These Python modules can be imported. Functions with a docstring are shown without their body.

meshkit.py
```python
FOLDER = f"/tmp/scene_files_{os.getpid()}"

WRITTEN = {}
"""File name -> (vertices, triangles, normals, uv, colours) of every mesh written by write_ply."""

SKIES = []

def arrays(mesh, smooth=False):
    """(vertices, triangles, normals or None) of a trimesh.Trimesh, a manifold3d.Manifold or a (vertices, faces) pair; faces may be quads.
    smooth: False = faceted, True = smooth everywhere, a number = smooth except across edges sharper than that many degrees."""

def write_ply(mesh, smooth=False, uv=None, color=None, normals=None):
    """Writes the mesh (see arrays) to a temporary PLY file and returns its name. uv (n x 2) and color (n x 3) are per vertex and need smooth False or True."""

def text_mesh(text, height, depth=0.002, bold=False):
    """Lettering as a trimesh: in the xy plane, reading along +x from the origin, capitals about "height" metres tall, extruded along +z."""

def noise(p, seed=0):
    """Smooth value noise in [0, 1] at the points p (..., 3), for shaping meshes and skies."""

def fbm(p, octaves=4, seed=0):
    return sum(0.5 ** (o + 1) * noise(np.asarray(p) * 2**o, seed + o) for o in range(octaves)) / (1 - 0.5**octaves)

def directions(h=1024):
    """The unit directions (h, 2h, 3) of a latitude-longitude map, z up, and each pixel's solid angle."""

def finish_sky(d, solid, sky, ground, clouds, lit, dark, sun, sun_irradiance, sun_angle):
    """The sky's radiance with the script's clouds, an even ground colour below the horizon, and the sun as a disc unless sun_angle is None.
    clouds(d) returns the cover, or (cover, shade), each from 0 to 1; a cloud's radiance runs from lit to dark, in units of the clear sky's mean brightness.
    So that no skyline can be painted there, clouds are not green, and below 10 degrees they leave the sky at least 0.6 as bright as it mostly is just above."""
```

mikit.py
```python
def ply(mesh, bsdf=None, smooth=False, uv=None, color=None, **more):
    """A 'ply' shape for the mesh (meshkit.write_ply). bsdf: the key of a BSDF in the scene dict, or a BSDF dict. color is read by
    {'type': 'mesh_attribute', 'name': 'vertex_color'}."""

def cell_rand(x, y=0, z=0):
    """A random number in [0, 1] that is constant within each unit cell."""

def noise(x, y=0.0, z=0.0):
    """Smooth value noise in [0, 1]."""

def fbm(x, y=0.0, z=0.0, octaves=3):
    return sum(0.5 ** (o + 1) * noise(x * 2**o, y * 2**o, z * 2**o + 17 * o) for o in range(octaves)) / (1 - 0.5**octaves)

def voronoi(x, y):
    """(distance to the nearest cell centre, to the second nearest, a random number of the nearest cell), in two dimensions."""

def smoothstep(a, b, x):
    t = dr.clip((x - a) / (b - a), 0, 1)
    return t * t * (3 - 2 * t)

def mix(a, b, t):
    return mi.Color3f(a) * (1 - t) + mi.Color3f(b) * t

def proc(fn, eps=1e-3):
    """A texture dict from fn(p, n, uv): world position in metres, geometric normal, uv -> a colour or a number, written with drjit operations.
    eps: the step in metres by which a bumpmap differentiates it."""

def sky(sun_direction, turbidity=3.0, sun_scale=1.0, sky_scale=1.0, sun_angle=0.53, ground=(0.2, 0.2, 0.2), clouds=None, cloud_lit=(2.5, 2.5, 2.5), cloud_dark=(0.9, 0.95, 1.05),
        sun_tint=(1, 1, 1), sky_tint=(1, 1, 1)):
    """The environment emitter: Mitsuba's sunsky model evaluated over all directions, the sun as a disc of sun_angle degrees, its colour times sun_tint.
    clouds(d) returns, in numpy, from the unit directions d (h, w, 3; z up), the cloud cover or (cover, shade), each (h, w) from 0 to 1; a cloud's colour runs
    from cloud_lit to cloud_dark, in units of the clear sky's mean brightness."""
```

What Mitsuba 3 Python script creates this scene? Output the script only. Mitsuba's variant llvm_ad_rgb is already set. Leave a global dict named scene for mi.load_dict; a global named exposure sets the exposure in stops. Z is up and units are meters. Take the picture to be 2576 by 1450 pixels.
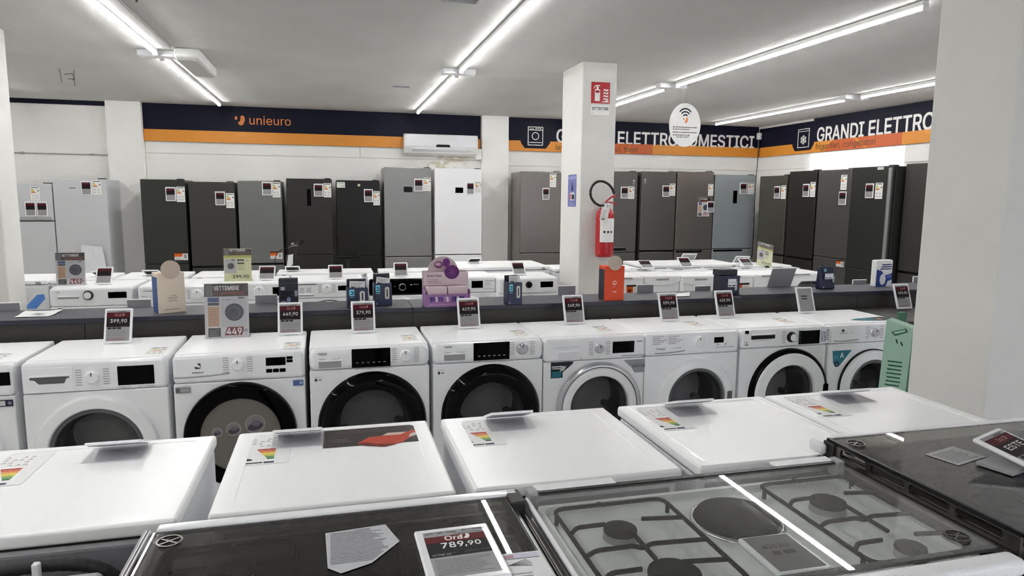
import math, random
import numpy as np, trimesh, mitsuba as mi, drjit as dr
import mikit, meshkit
import manifold3d as m3
from shapely.geometry import Polygon, Point, box as sbox
from shapely import affinity
from shapely.ops import unary_union

random.seed(7); np.random.seed(7)
scene, labels = {}, {}
# ------------------------------------------------------------------ camera
PITCH, ROLL, YAW, CAM_H, FOCAL = 0.13160, -0.00970, 0.25581, 1.605, 1727.57
cp, sp, cy_, sy_ = math.cos(PITCH), math.sin(PITCH), math.cos(YAW), math.sin(YAW)
fw = np.array([sy_ * cp, cy_ * cp, -sp]); rt = np.array([cy_, -sy_, 0.0]); dn = np.cross(fw, rt)
rt2 = math.cos(ROLL) * rt + math.sin(ROLL) * dn; dn2 = -math.sin(ROLL) * rt + math.cos(ROLL) * dn
CM = np.eye(4); CM[:3, 0] = -rt2; CM[:3, 1] = -dn2; CM[:3, 2] = fw; CM[:3, 3] = [0, 0, CAM_H]
scene['camera'] = {'type': 'perspective', 'fov_axis': 'x', 'fov': math.degrees(2 * math.atan(1288 / FOCAL)),
                   'near_clip': 0.02, 'far_clip': 100.0, 'to_world': mi.ScalarTransform4f(CM.tolist())}
exposure = 1.58
LAMP = 17.0          # radiance of the lamps' diffusers
DAY = 0.26            # radiance of the daylit frosted pane
SHOP = 0.85          # radiance of the daylit shop window behind the viewer
LAMP_COL = [1.0, 1.0, 0.995]

# ------------------------------------------------------------------ colours and materials
def lin(c):
    c = np.asarray(c, float) / 255.0
    return np.where(c <= 0.04045, c / 12.92, ((c + 0.055) / 1.055) ** 2.4)
def rgb(*c):
    return {'type': 'rgb', 'value': [float(v) for v in lin(c)]}
def pm(name, col, rough=0.5, metal=0.0, spec=0.5, coat=0.0, coat_gloss=0.9, bump=None):
    b = {'type': 'principled', 'base_color': rgb(*col) if isinstance(col, tuple) else col, 'roughness': rough, 'metallic': metal, 'specular': spec}
    if coat: b['clearcoat'] = coat; b['clearcoat_gloss'] = coat_gloss
    if bump is not None: b = {'type': 'bumpmap', 'arbitrary': bump[0], 'scale': bump[1], 'nested': b}
    scene[name] = {'type': 'twosided', 'nested': b}
def plaster(a, b, s):
    ca, cb = lin(a).tolist(), lin(b).tolist()
    def fn(p, n, uv):
        t = mikit.fbm(p.x * s + 3, p.y * s, p.z * s, 4)
        u = mikit.noise(p.x * 90, p.y * 90, p.z * 90)
        return mikit.mix(ca, cb, dr.clip(0.75 * mikit.smoothstep(0.35, 0.7, t) + 0.25 * u, 0, 1))
    return mikit.proc(fn)
pm('m_wall', plaster((241, 240, 236), (235, 234, 230), 1.7), 0.7, spec=0.3)
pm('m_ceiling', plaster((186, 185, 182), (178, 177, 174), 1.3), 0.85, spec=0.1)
def stain(p, n, uv):
    base = lin((239, 238, 234)).tolist()
    yel = lin((176, 160, 116)).tolist()
    f = mikit.fbm(p.x * 14, p.z * 26, 3.0, 4)
    g = mikit.smoothstep(0.42, 0.62, f) * mikit.smoothstep(0.5, 0.62, mikit.noise(p.x * 2.2 + 5, p.z * 4.0))
    m = mikit.smoothstep(1.15, 1.45, p.x) * (1 - mikit.smoothstep(1.9, 2.15, p.x))
    return mikit.mix(base, yel, g * m * 0.55)
pm('m_board', mikit.proc(stain), 0.6, spec=0.3)
def tile(p, n, uv):
    fx, fy = p.x / 0.6 - dr.floor(p.x / 0.6), p.y / 0.6 - dr.floor(p.y / 0.6)
    j = (fx < 0.012) | (fy < 0.012)
    v = 0.52 + 0.06 * mikit.fbm(p.x * 6, p.y * 6, 0.0, 3)
    return dr.select(j, mi.Color3f(0.18), mi.Color3f(v, v * 0.985, v * 0.95))
pm('m_floor', mikit.proc(tile), 0.25)
def shelfc(p, n, uv):
    v = mikit.noise(p.x * 260, p.y * 260, p.z * 260)
    return mikit.mix(lin((60, 61, 67)).tolist(), lin((80, 81, 87)).tolist(), v)
pm('m_shelf', mikit.proc(shelfc), 0.5)
pm('m_panel', (58, 57, 54), 0.6)
pm('m_edge', (26, 27, 46), 0.4)
pm('m_dark', (34, 33, 32), 0.5)
pm('m_white', (238, 239, 241), 0.16, spec=0.5, coat=0.4)
pm('m_white2', (226, 227, 230), 0.3)
pm('m_lid', (248, 249, 249), 0.28, spec=0.5)
pm('m_plastic', (232, 232, 229), 0.35)
pm('m_grey_plastic', (150, 150, 152), 0.45)
pm('m_tagback', (132, 132, 138), 0.5)
pm('m_black', (7, 7, 8), 0.3, spec=0.25)
pm('m_gloss', (2, 2, 3), 0.07, spec=0.07)
pm('m_ringgloss', (3, 3, 4), 0.05, spec=0.14)
pm('m_rubber', (22, 22, 22), 0.6)
pm('m_ring_grey', (88, 90, 92), 0.3, spec=0.3)
pm('m_chrome', (205, 205, 208), 0.14, metal=1.0)
pm('m_steel', (172, 174, 174), 0.28, metal=0.9)
pm('m_hob', (214, 216, 214), 0.42, metal=0.15)
pm('m_darksteel', (92, 90, 86), 0.22, metal=0.85)
pm('m_enamel', (44, 42, 39), 0.3)
pm('m_pillar', plaster((217, 216, 212), (210, 209, 205), 1.7), 0.7, spec=0.3)
pm('m_drum', (72, 72, 74), 0.3, metal=0.85)
pm('m_iron', (15, 15, 15), 0.6, spec=0.05)
pm('m_plate', (22, 21, 20), 0.7, spec=0.03)
pm('m_burner', (150, 150, 148), 0.4, metal=0.5)
pm('m_navy', (17, 18, 36), 0.5, spec=0.15)
pm('m_orange', (214, 137, 44), 0.5)
pm('m_orange2', (196, 92, 38), 0.5)
pm('m_letter', (238, 236, 232), 0.5)
pm('m_logo', (214, 128, 72), 0.5, spec=0.2)
pm('m_text', (92, 52, 28), 0.5)
pm('m_red', (170, 20, 30), 0.25, coat=0.6)
pm('m_kraft', (206, 193, 176), 0.75)
pm('m_kraft2', (178, 163, 150), 0.75)
pm('m_card_orange', (206, 66, 28), 0.6)
pm('m_card_blue', (30, 62, 120), 0.45)
pm('m_card_navy', (20, 28, 58), 0.4)
pm('m_card_dark', (26, 28, 40), 0.4)
pm('m_card_purple', (132, 92, 140), 0.5)
pm('m_card_mauve', (196, 176, 182), 0.6)
pm('m_green', (156, 190, 172), 0.6)
pm('m_green2', (62, 104, 84), 0.6)
pm('m_paper', (232, 232, 230), 0.7)
pm('m_bagfoil', (222, 224, 228), 0.25)
pm('m_blue', (70, 120, 190), 0.5)
pm('m_print', {'type': 'mesh_attribute', 'name': 'vertex_color'}, 0.5, spec=0.15)
pm('m_printgloss', {'type': 'mesh_attribute', 'name': 'vertex_color'}, 0.12, spec=0.5)
pm('m_curtain_rod', (235, 235, 235), 0.4)
def fridge_mat(name, c, rough=0.34, metal=0.35):
    pm(name, c, rough, metal=metal, spec=0.4)
fridge_mat('f_white', (238, 238, 240), 0.25, 0.0)
fridge_mat('f_silver', (196, 197, 200), 0.35, 0.15)
fridge_mat('f_anthracite', (51, 52, 49))
fridge_mat('f_graphite', (62, 61, 58))
fridge_mat('f_grey', (112, 114, 111))
fridge_mat('f_charcoal', (48, 47, 45))
fridge_mat('f_black', (28, 27, 26))
fridge_mat('f_inox', (134, 134, 133), 0.32, 0.4)
fridge_mat('f_brown', (122, 116, 112), 0.28, 0.6)
fridge_mat('f_steelblue', (140, 147, 149), 0.4, 0.2)
fridge_mat('f_dark', (94, 93, 90), 0.3, 0.5)
fridge_mat('f_olive', (88, 86, 78), 0.3, 0.5)
scene['g_door'] = {'type': 'thindielectric', 'int_ior': 1.22, 'specular_transmittance': {'type': 'rgb', 'value': [0.5, 0.5, 0.5]}}
scene['g_doordark'] = {'type': 'thindielectric', 'int_ior': 1.22, 'specular_transmittance': {'type': 'rgb', 'value': [0.45, 0.45, 0.45]}}
scene['g_hob'] = {'type': 'thindielectric', 'int_ior': 1.24, 'specular_transmittance': {'type': 'rgb', 'value': [0.95, 0.96, 0.955]}}
scene['g_hobdark'] = {'type': 'thindielectric', 'int_ior': 1.28, 'specular_transmittance': {'type': 'rgb', 'value': [0.4, 0.39, 0.37]}}
scene['g_acrylic'] = {'type': 'thindielectric', 'int_ior': 1.45, 'specular_transmittance': {'type': 'rgb', 'value': [0.95, 0.95, 0.96]}}
scene['m_curtain'] = {'type': 'principledthin', 'base_color': rgb(248, 248, 250), 'roughness': 0.8, 'diff_trans': 1.3, 'spec_trans': 0.0}

# ------------------------------------------------------------------ mesh helpers
def mesh(v, f): return trimesh.Trimesh(np.asarray(v, float), np.asarray(f), process=False)
def cat(*ms): return trimesh.util.concatenate([m for m in ms if m is not None])
def box(x0, x1, y0, y1, z0, z1):
    b = trimesh.creation.box((abs(x1 - x0), abs(y1 - y0), abs(z1 - z0)))
    b.apply_translation(((x0 + x1) / 2, (y0 + y1) / 2, (z0 + z1) / 2)); return b
_oct = {}
def octant(n):
    if n not in _oct:
        d = []
        for i in range(n + 1):
            for j in range(n + 1 - i):
                d.append((i, j, n - i - j))
        d = np.sin(np.array(d, float) / n * math.pi / 2)
        _oct[n] = d / np.linalg.norm(d, axis=1, keepdims=True)
    return _oct[n]
def rbox(x0, x1, y0, y1, z0, z1, r=0.01, n=2):
    lo, hi = np.array([min(x0, x1), min(y0, y1), min(z0, z1)]), np.array([max(x0, x1), max(y0, y1), max(z0, z1)])
    r = min(r, 0.49 * (hi - lo).min())
    pts = []
    for sx in (-1, 1):
        for sy in (-1, 1):
            for sz in (-1, 1):
                s = np.array([sx, sy, sz]); c = np.where(s > 0, hi - r, lo + r)
                pts.append(c + r * s * octant(n))
    return trimesh.Trimesh(np.vstack(pts)).convex_hull
def lathe(profile, n=48):
    p = np.array(profile, float); k = len(p); a = np.arange(n) * 2 * math.pi / n
    v = np.stack([p[:, 0][None] * np.cos(a)[:, None], p[:, 0][None] * np.sin(a)[:, None], np.broadcast_to(p[:, 1], (n, k))], -1).reshape(-1, 3)
    f = []
    for i in range(n):
        j = (i + 1) % n
        for q in range(k - 1):
            a0, a1, b0, b1 = i * k + q, i * k + q + 1, j * k + q, j * k + q + 1
            if p[q, 0] > 1e-9: f.append((a0, b0, b1))
            if p[q + 1, 0] > 1e-9: f.append((a0, b1, a1))
    m = mesh(v, f); m.merge_vertices(); return m
def disc(r, h, n=40, bev=0.0):
    if bev: return lathe([(0, 0), (r, 0), (r, h - bev), (r - bev, h), (0, h)], n)
    return lathe([(0, 0), (r, 0), (r, h), (0, h)], n)
def tube(pts, r, n=8, caps=True):
    p = np.array(pts, float); t = np.gradient(p, axis=0); t /= np.linalg.norm(t, axis=1, keepdims=True)
    u = np.cross(t[0], [0, 0, 1.0] if abs(t[0][2]) < 0.9 else [1.0, 0, 0]); u /= np.linalg.norm(u); V = []
    a = np.arange(n) * 2 * math.pi / n
    rr = np.broadcast_to(r, (len(p),))
    for i in range(len(p)):
        u = u - t[i] * (u @ t[i]); u /= np.linalg.norm(u); w = np.cross(t[i], u)
        V.append(p[i] + rr[i] * (np.cos(a)[:, None] * u + np.sin(a)[:, None] * w))
    F = []
    for i in range(len(p) - 1):
        for j in range(n):
            k = (j + 1) % n; F += [(i * n + j, i * n + k, (i + 1) * n + k), (i * n + j, (i + 1) * n + k, (i + 1) * n + j)]
    V = np.vstack(V)
    if caps:
        V = np.vstack([V, p[0], p[-1]]); e = len(p) - 1
        for j in range(n):
            k = (j + 1) % n; F += [(len(V) - 2, k, j), (len(V) - 1, e * n + j, e * n + k)]
    return mesh(V, F)
def spline(pts, n=40):
    from scipy.interpolate import CubicSpline
    p = np.array(pts, float); d = np.r_[0, np.cumsum(np.linalg.norm(np.diff(p, axis=0), axis=1))]
    return CubicSpline(d, p)(np.linspace(0, d[-1], n))
def rounded(pts, r=0.02, k=4):
    p = [np.array(q, float) for q in pts]; out = [p[0]]
    for a, b, c in zip(p, p[1:], p[2:]):
        d0, d1 = a - b, c - b; rr = min(r, np.linalg.norm(d0) * .45, np.linalg.norm(d1) * .45)
        s, e = b + d0 / np.linalg.norm(d0) * rr, b + d1 / np.linalg.norm(d1) * rr
        for q in range(k + 1):
            u = q / k; out.append((1 - u) ** 2 * s + 2 * u * (1 - u) * b + u * u * e)
    return out + [p[-1]]
def ext(poly, h, z0=0.0):
    gs = getattr(poly, 'geoms', [poly])
    m = cat(*[trimesh.creation.extrude_polygon(g, h, engine='earcut') for g in gs if g.area > 1e-9])
    m.apply_translation((0, 0, z0)); return m
def rrect(x0, y0, x1, y1, r): return sbox(x0 + r, y0 + r, x1 - r, y1 - r).buffer(r, 5)
def ellipse(cx, cy, a, b, n=16): return affinity.scale(Point(cx, cy).buffer(1.0, n), a, b, origin=(cx, cy))
def mani(m): return m3.Manifold(m3.Mesh(np.asarray(m.vertices, np.float32), np.asarray(m.faces, np.uint32)))
def back(M):
    q = M.to_mesh(); return mesh(q.vert_properties[:, :3], q.tri_verts)
def minus(a, *bs):
    A = mani(a)
    for b in bs: A = A - mani(b)
    return back(A)
_txt = {}
def text(s, h, depth=0.001, bold=False):
    k = (s, h, depth, bold)
    if k not in _txt: _txt[k] = meshkit.text_mesh(s, h, depth, bold)
    return _txt[k].copy()
def at(m, x=0, y=0, z=0):
    m = m.copy(); m.apply_translation((x, y, z)); return m
def turn(m, deg, ax=(0, 0, 1), o=(0, 0, 0)):
    m = m.copy(); m.apply_transform(trimesh.transformations.rotation_matrix(math.radians(deg), ax, o)); return m
def squash(m, sx=1, sy=1, sz=1):
    m = m.copy(); m.apply_transform(np.diag([sx, sy, sz, 1.0])); return m

# frames: 'front' frames look at the viewer: local x right, y up, z out of the face
def front(X, Y, Z=0.0, deg=0.0):
    a = math.radians(deg); M = np.eye(4)
    M[:3, 0] = [math.cos(a), math.sin(a), 0]; M[:3, 1] = [0, 0, 1]; M[:3, 2] = [math.sin(a), -math.cos(a), 0]; M[:3, 3] = [X, Y, Z]; return M
def flat(X, Y, Z=0.0, deg=0.0):
    a = math.radians(deg); M = np.eye(4)
    M[:3, 0] = [math.cos(a), math.sin(a), 0]; M[:3, 1] = [-math.sin(a), math.cos(a), 0]; M[:3, 3] = [X, Y, Z]; return M
def rotx(deg): return trimesh.transformations.rotation_matrix(math.radians(deg), (1, 0, 0))
def rotz(deg): return trimesh.transformations.rotation_matrix(math.radians(deg), (0, 0, 1))
def tr(x, y, z): return trimesh.transformations.translation_matrix((x, y, z))

_used = {}
def numbered(k):
    n = _used.get(k, 0); _used[k] = n + 1
    return k if n == 0 else f'{k}_{n:03d}'
class Print:
    """Flat print: coloured areas on a thin card, colours per vertex."""
    DZ = 0.00025
    def __init__(s): s.V, s.F, s.C, s.n = [], [], [], 0
    def _add(s, v, f, c):
        v = np.asarray(v, float); s.V.append(v); s.F.append(np.asarray(f) + s.n); s.n += len(v)
        s.C.append(np.broadcast_to(lin(c), (len(v), 3)))
    def card(s, x0, y0, x1, y1, c, t=0.001):
        b = box(x0, x1, y0, y1, -t, 0); s._add(b.vertices, b.faces, c); return s
    def rect(s, x0, y0, x1, y1, c, lv=1):
        z = lv * s.DZ; s._add([(x0, y0, z), (x1, y0, z), (x1, y1, z), (x0, y1, z)], [(0, 1, 2), (0, 2, 3)], c); return s
    def quad(s, pts, c, lv=1):
        z = lv * s.DZ; s._add([(x, y, z) for x, y in pts], [(0, 1, 2), (0, 2, 3)] if len(pts) == 4 else [(0, 1, 2)], c); return s
    def poly(s, g, c, lv=1):
        for q in getattr(g, 'geoms', [g]):
            v, f = trimesh.creation.triangulate_polygon(q, engine='earcut'); s._add(np.c_[v, np.full(len(v), lv * s.DZ)], f, c)
        return s
    def text(s, t, x, y, h, c, lv=2, bold=False, wide=None, center=False):
        m = text(t, h, 0.0002, bold)
        w = m.bounds[1][0] - m.bounds[0][0]
        if wide: m = squash(m, wide / w); w = wide
        m.apply_translation((x - (w / 2 if center else 0), y, lv * s.DZ)); s._add(m.vertices, m.faces, c); return s
    def lines(s, x0, y0, x1, y1, n, c, lv=2, fill=0.45, seed=1, ragged=0.3):
        r = random.Random(seed); dy = (y1 - y0) / n
        for i in range(n):
            e = x1 - (x1 - x0) * ragged * r.random(); s.rect(x0, y0 + i * dy, e, y0 + i * dy + dy * fill, c, lv)
        return s
    def get(s): return mesh(np.vstack(s.V), np.vstack(s.F)), np.vstack(s.C)
class Thing:
    def __init__(s, name, label=None, cat=None, M=None, group=None, kind=None):
        s.key = numbered(name); s.M = np.eye(4) if M is None else M
        d = {}
        if label: d['label'] = label
        if cat: d['category'] = cat
        if group: d['group'] = group
        if kind: d['kind'] = kind
        labels[s.key] = d
    def part(s, name, m, mat, smooth=False, under='', M=None, L=None, **more):
        key = numbered(f'{s.key}{"__" + under if under else ""}' + (f'__{name}' if name else ''))
        col = None
        if isinstance(m, Print): m, col = m.get()
        m = m.copy()
        if M is not None: m.apply_transform(M)
        m.apply_transform(s.M)
        scene[key] = mikit.ply(m, mat, smooth=smooth, color=col, **more)
        if L: labels[key] = {'label': L}
        return key[len(s.key) + 2:]
    def whole(s, m, mat, smooth=False, M=None, **more):
        _used[s.key] = max(_used.get(s.key, 0), 1)
        col = None
        if isinstance(m, Print): m, col = m.get()
        m = m.copy()
        if M is not None: m.apply_transform(M)
        m.apply_transform(s.M); scene[s.key] = mikit.ply(m, mat, smooth=smooth, color=col, **more); return s
def struct(name, m, mat, label, smooth=False, **k):
    t = Thing(name, label, None, kind='structure', **k); t.whole(m, mat, smooth); return t

# ------------------------------------------------------------------ the room
CEIL, YB, XR, XL, YF = 2.835, 10.62, 7.19, -6.5, -4.5
struct('floor', box(XL - .2, XR + .2, YF - .2, YB + .2, -0.1, 0), 'm_floor', 'grey tiled shop floor')
struct('ceiling', box(XL - .2, XR + .2, YF - .2, YB + .2, CEIL, CEIL + 0.1), 'm_ceiling', 'grey white plaster ceiling')
struct('wall_back', box(XL - .2, XR + .2, YB, YB + 0.2, 0, CEIL), 'm_wall', 'white back wall behind the fridges')
WY0, WY1, WZ0, WZ1 = 7.46, 9.36, 1.25, 2.322
struct('wall_right', minus(box(XR, XR + 0.2, YF - .2, YB + .2, 0, CEIL), box(XR - 1, XR + 1, WY0, WY1, WZ0, WZ1)), 'm_wall', 'white right wall with a high window')
struct('wall_left', box(XL - .2, XL, YF - .2, YB + .2, 0, CEIL), 'm_wall', 'white left wall')
SX0, SX1, SZ0, SZ1 = 1.6, 6.6, 0.3, 2.4
struct('wall_front', minus(box(XL - .2, XR + .2, YF - .2, YF, 0, CEIL), box(SX0, SX1, YF - 1, YF + 1, SZ0, SZ1)), 'm_wall', 'white wall behind the viewer')
w2_ = Thing('window_2', 'shop window behind the viewer', None, kind='structure')
w2_.part('pane', box(SX0, SX1, YF - .14, YF - .13, SZ0, SZ1), 'm_paper', emitter={'type': 'area', 'radiance': {'type': 'rgb', 'value': [SHOP * .92, SHOP * .97, SHOP * 1.12]}})
for i in range(4): w2_.part('mullion', box(SX0 + (SX1 - SX0) * i / 3 - .03, SX0 + (SX1 - SX0) * i / 3 + .03, YF - .1, YF - .04, SZ0, SZ1), 'm_dark')
# window in the right wall
w1 = Thing('window_1', 'bright window with a white curtain under the right sign', None, kind='structure')
w1.part('pane', box(XR + 0.14, XR + 0.15, WY0, WY1, WZ0, WZ1), 'm_paper', emitter={'type': 'area', 'radiance': {'type': 'rgb', 'value': [DAY * .97, DAY, DAY * 1.05]}})
ys = np.linspace(WY0 + .01, WY1 - .01, 160)
xs_ = XR + 0.05 + 0.012 * np.sin(ys * 31) + 0.012 * np.sin(ys * 57 + 1)
V = np.vstack([np.c_[xs_, ys, np.full(160, WZ0)], np.c_[XR + 0.05 + 0.15 * (xs_ - XR - .05), ys, np.full(160, WZ1 - .005)]])
w1.part('curtain', mesh(V, [(i, i + 1, i + 161) for i in range(159)] + [(i, i + 161, i + 160) for i in range(159)]), 'm_curtain', smooth=True)
# pillars
struct('wall_pillar_1', rbox(2.24, 2.578, 6.09, 6.66, -0.01, CEIL + .01, .012), 'm_pillar', 'white square column with the fire extinguisher', smooth=40)
struct('wall_pillar_2', rbox(-3.0, -2.40, 5.98, 6.29, -0.01, CEIL + .01, .012), 'm_pillar', 'white column at the left edge', smooth=40)
struct('wall_pillar_3', rbox(2.60, 3.10, 2.175, 2.57, -0.01, CEIL + .01, .008), 'm_pillar', 'wide white column at the right edge', smooth=40)
struct('wall_pilaster_1', box(-2.905, -2.475, 10.48, YB, 0, CEIL), 'm_wall', 'white pilaster left of the blue sign')
struct('wall_pilaster_2', box(2.25, 2.665, 10.48, YB, 0, CEIL), 'm_wall', 'white pilaster right of the air conditioner')
# boards below the signs
bk = Thing('trim_1', 'white wall boards under the left sign', None, kind='structure')
for x0, x1, z0, z1 in ((-2.47, .42, 2.165, 2.33), (.426, 2.245, 2.165, 2.33), (-2.47, 2.245, 1.0, 2.158)):
    bk.part('board', rbox(x0, x1, YB - .022, YB + .01, z0, z1, .003, 1), 'm_board')
bk = Thing('trim_2', 'white wall boards under the right part of the back sign', None, kind='structure')
for z0, z1 in ((2.095, 2.33), (1.0, 2.088)):
    bk.part('board', rbox(2.67, 7.185, YB - .022, YB + .01, z0, z1, .003, 1), 'm_wall')
bk = Thing('trim_3', 'white boards under the right wall sign', None, kind='structure')
for y0, y1, z0, z1 in ((9.37, 10.6, 2.1, 2.33), (9.37, 10.6, 1.0, 2.093), (6.0, 7.45, 2.1, 2.33)):
    bk.part('board', rbox(XR - .022, XR + .01, y0, y1, z0, z1, .003, 1), 'm_wall')
struct('trim_4', box(-4.3, -2.93, YB - .02, YB, 2.775, 2.835), 'm_navy', 'dark strip at the top of the wall on the left')
tb = Thing('cable_conduit', 'thin grey cable run along the wall over the white fridges', 'conduit')
tb.whole(cat(tube([(-4.1, YB - .012, 2.125), (-2.93, YB - .012, 2.12)], .008), box(-3.98, -3.94, YB - .02, YB, 2.11, 2.14), box(-3.16, -3.12, YB - .02, YB, 2.11, 2.135)), 'm_grey_plastic')
tb = Thing('power_cable', 'dark cable hanging down the room corner from the white alarm box', 'cable')
tb.whole(tube(spline([(7.10, YB - .085, 2.62), (7.10, YB - .08, 2.3), (7.10, YB - .06, 2.0), (7.10, YB - .06, 1.5), (7.1, YB - .06, .6)], 30), .006), 'm_rubber', smooth=True)

# ------------------------------------------------------------------ lamps
def lamp(x, y0, y1, label, bracket):
    t = Thing('linear_lamp', label, 'ceiling light', group='ceiling light tubes')
    z = 2.795
    t.part('housing', rbox(x - .022, x + .022, y0, y1, z + .007, CEIL - .002, .003, 1), 'm_plastic')
    a = np.linspace(0, -math.pi, 7); ring = np.vstack([[.017, .002], np.stack([np.cos(a) * .017, np.sin(a) * .015 - .006], -1), [-.017, .002]])
    v = np.vstack([np.c_[x + ring[:, 0], np.full(9, y0), z + ring[:, 1] + .004], np.c_[x + ring[:, 0], np.full(9, y1), z + ring[:, 1] + .004]])
    f = [(i, i + 9, i + 1) for i in range(8)] + [(i + 1, i + 9, i + 10) for i in range(8)]
    f += [(0, i, i + 1) for i in range(1, 8)] + [(9, i + 10, i + 9) for i in range(1, 8)]
    m = mesh(v, f)
    c = m.triangles_center - np.array([x, 0, z]); c[:, 1] = 0
    side = (m.face_normals[:8] * c[:8]).sum()
    if side < 0: m.faces = m.faces[:, ::-1]
    t.part('diffuser', m, 'm_paper', emitter={'type': 'area', 'radiance': {'type': 'rgb', 'value': [LAMP * q for q in LAMP_COL]}})
    for y in (y0, y1):
        t.part('end_cap', rbox(x - .021, x + .021, y - .004, y + .004, z - .024, z + .024, .003, 1), 'm_plastic')
    if bracket:
        yb = y0 - .13
        t.part('bracket', cat(rbox(x - .16, x + .16, yb - .05, yb + .05, CEIL - .055, CEIL - .001, .004, 1),
                              *[at(disc(.006, .004, 10), x + sx * .13, yb, CEIL - .059) for sx in (-1, 1)]), 'm_white2')
RUN = [(-3.85, 'light line hidden by the left pillar', 'above the white fridges'), (-1.425, 'leftmost light line', 'beside the grey emergency box'), (1.225, 'second light line from the left', 'above the air conditioner aisle'),
       (3.57, 'third light line from the left', 'behind the fire column'), (5.98, 'rightmost light line', 'towards the corner of the room')]
for (x, a, b), (yj, ye) in zip(RUN, ((6.6, 9.7), (6.75, 10.1), (6.81, 10.1), (6.94, 10.1), (7.03, 10.05))):
    lamp(x, yj + .13, ye, f'far tube of the {a}, {b}', True)
    lamp(x, yj - 3.3, yj - .13, f'near tube of the {a}, running towards the viewer', False)
    if x < -1: lamp(x, yj - 6.75, yj - 3.55, f'tube of the {a} overhead, left of the viewer', False)
    if -2 < x < 2: lamp(x, yj - 10.2, yj - 7.0, f'tube of the {a} behind the viewer', False)
tp = Thing('cable_trunking', 'flat white cable trunking along the ceiling beside the leftmost light line', 'trunking')
tp.whole(rbox(-1.40, -1.275, -2.0, 6.52, CEIL - .022, CEIL + .002, .006, 1), 'm_ceiling')
eb = Thing('emergency_light', 'grey white emergency light box on the ceiling by the left light bracket', 'emergency light')
eb.part('housing', rbox(-1.265, -1.06, 6.53, 7.46, CEIL - .085, CEIL, .02), 'm_plastic', smooth=40)
eb.part('cover', rbox(-1.25, -1.075, 6.55, 7.43, CEIL - .105, CEIL - .08, .012), 'm_ceiling', smooth=40)
eb.part('lens', turn(disc(.016, .01), 90, (1, 0, 0), (0, 0, 0)), 'm_white', smooth=40, M=tr(-1.245, 6.535, CEIL - .045))
pl = Thing('ceiling_hatch', 'small grey cover plate on the ceiling right of the second light line', 'cover plate')
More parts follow.
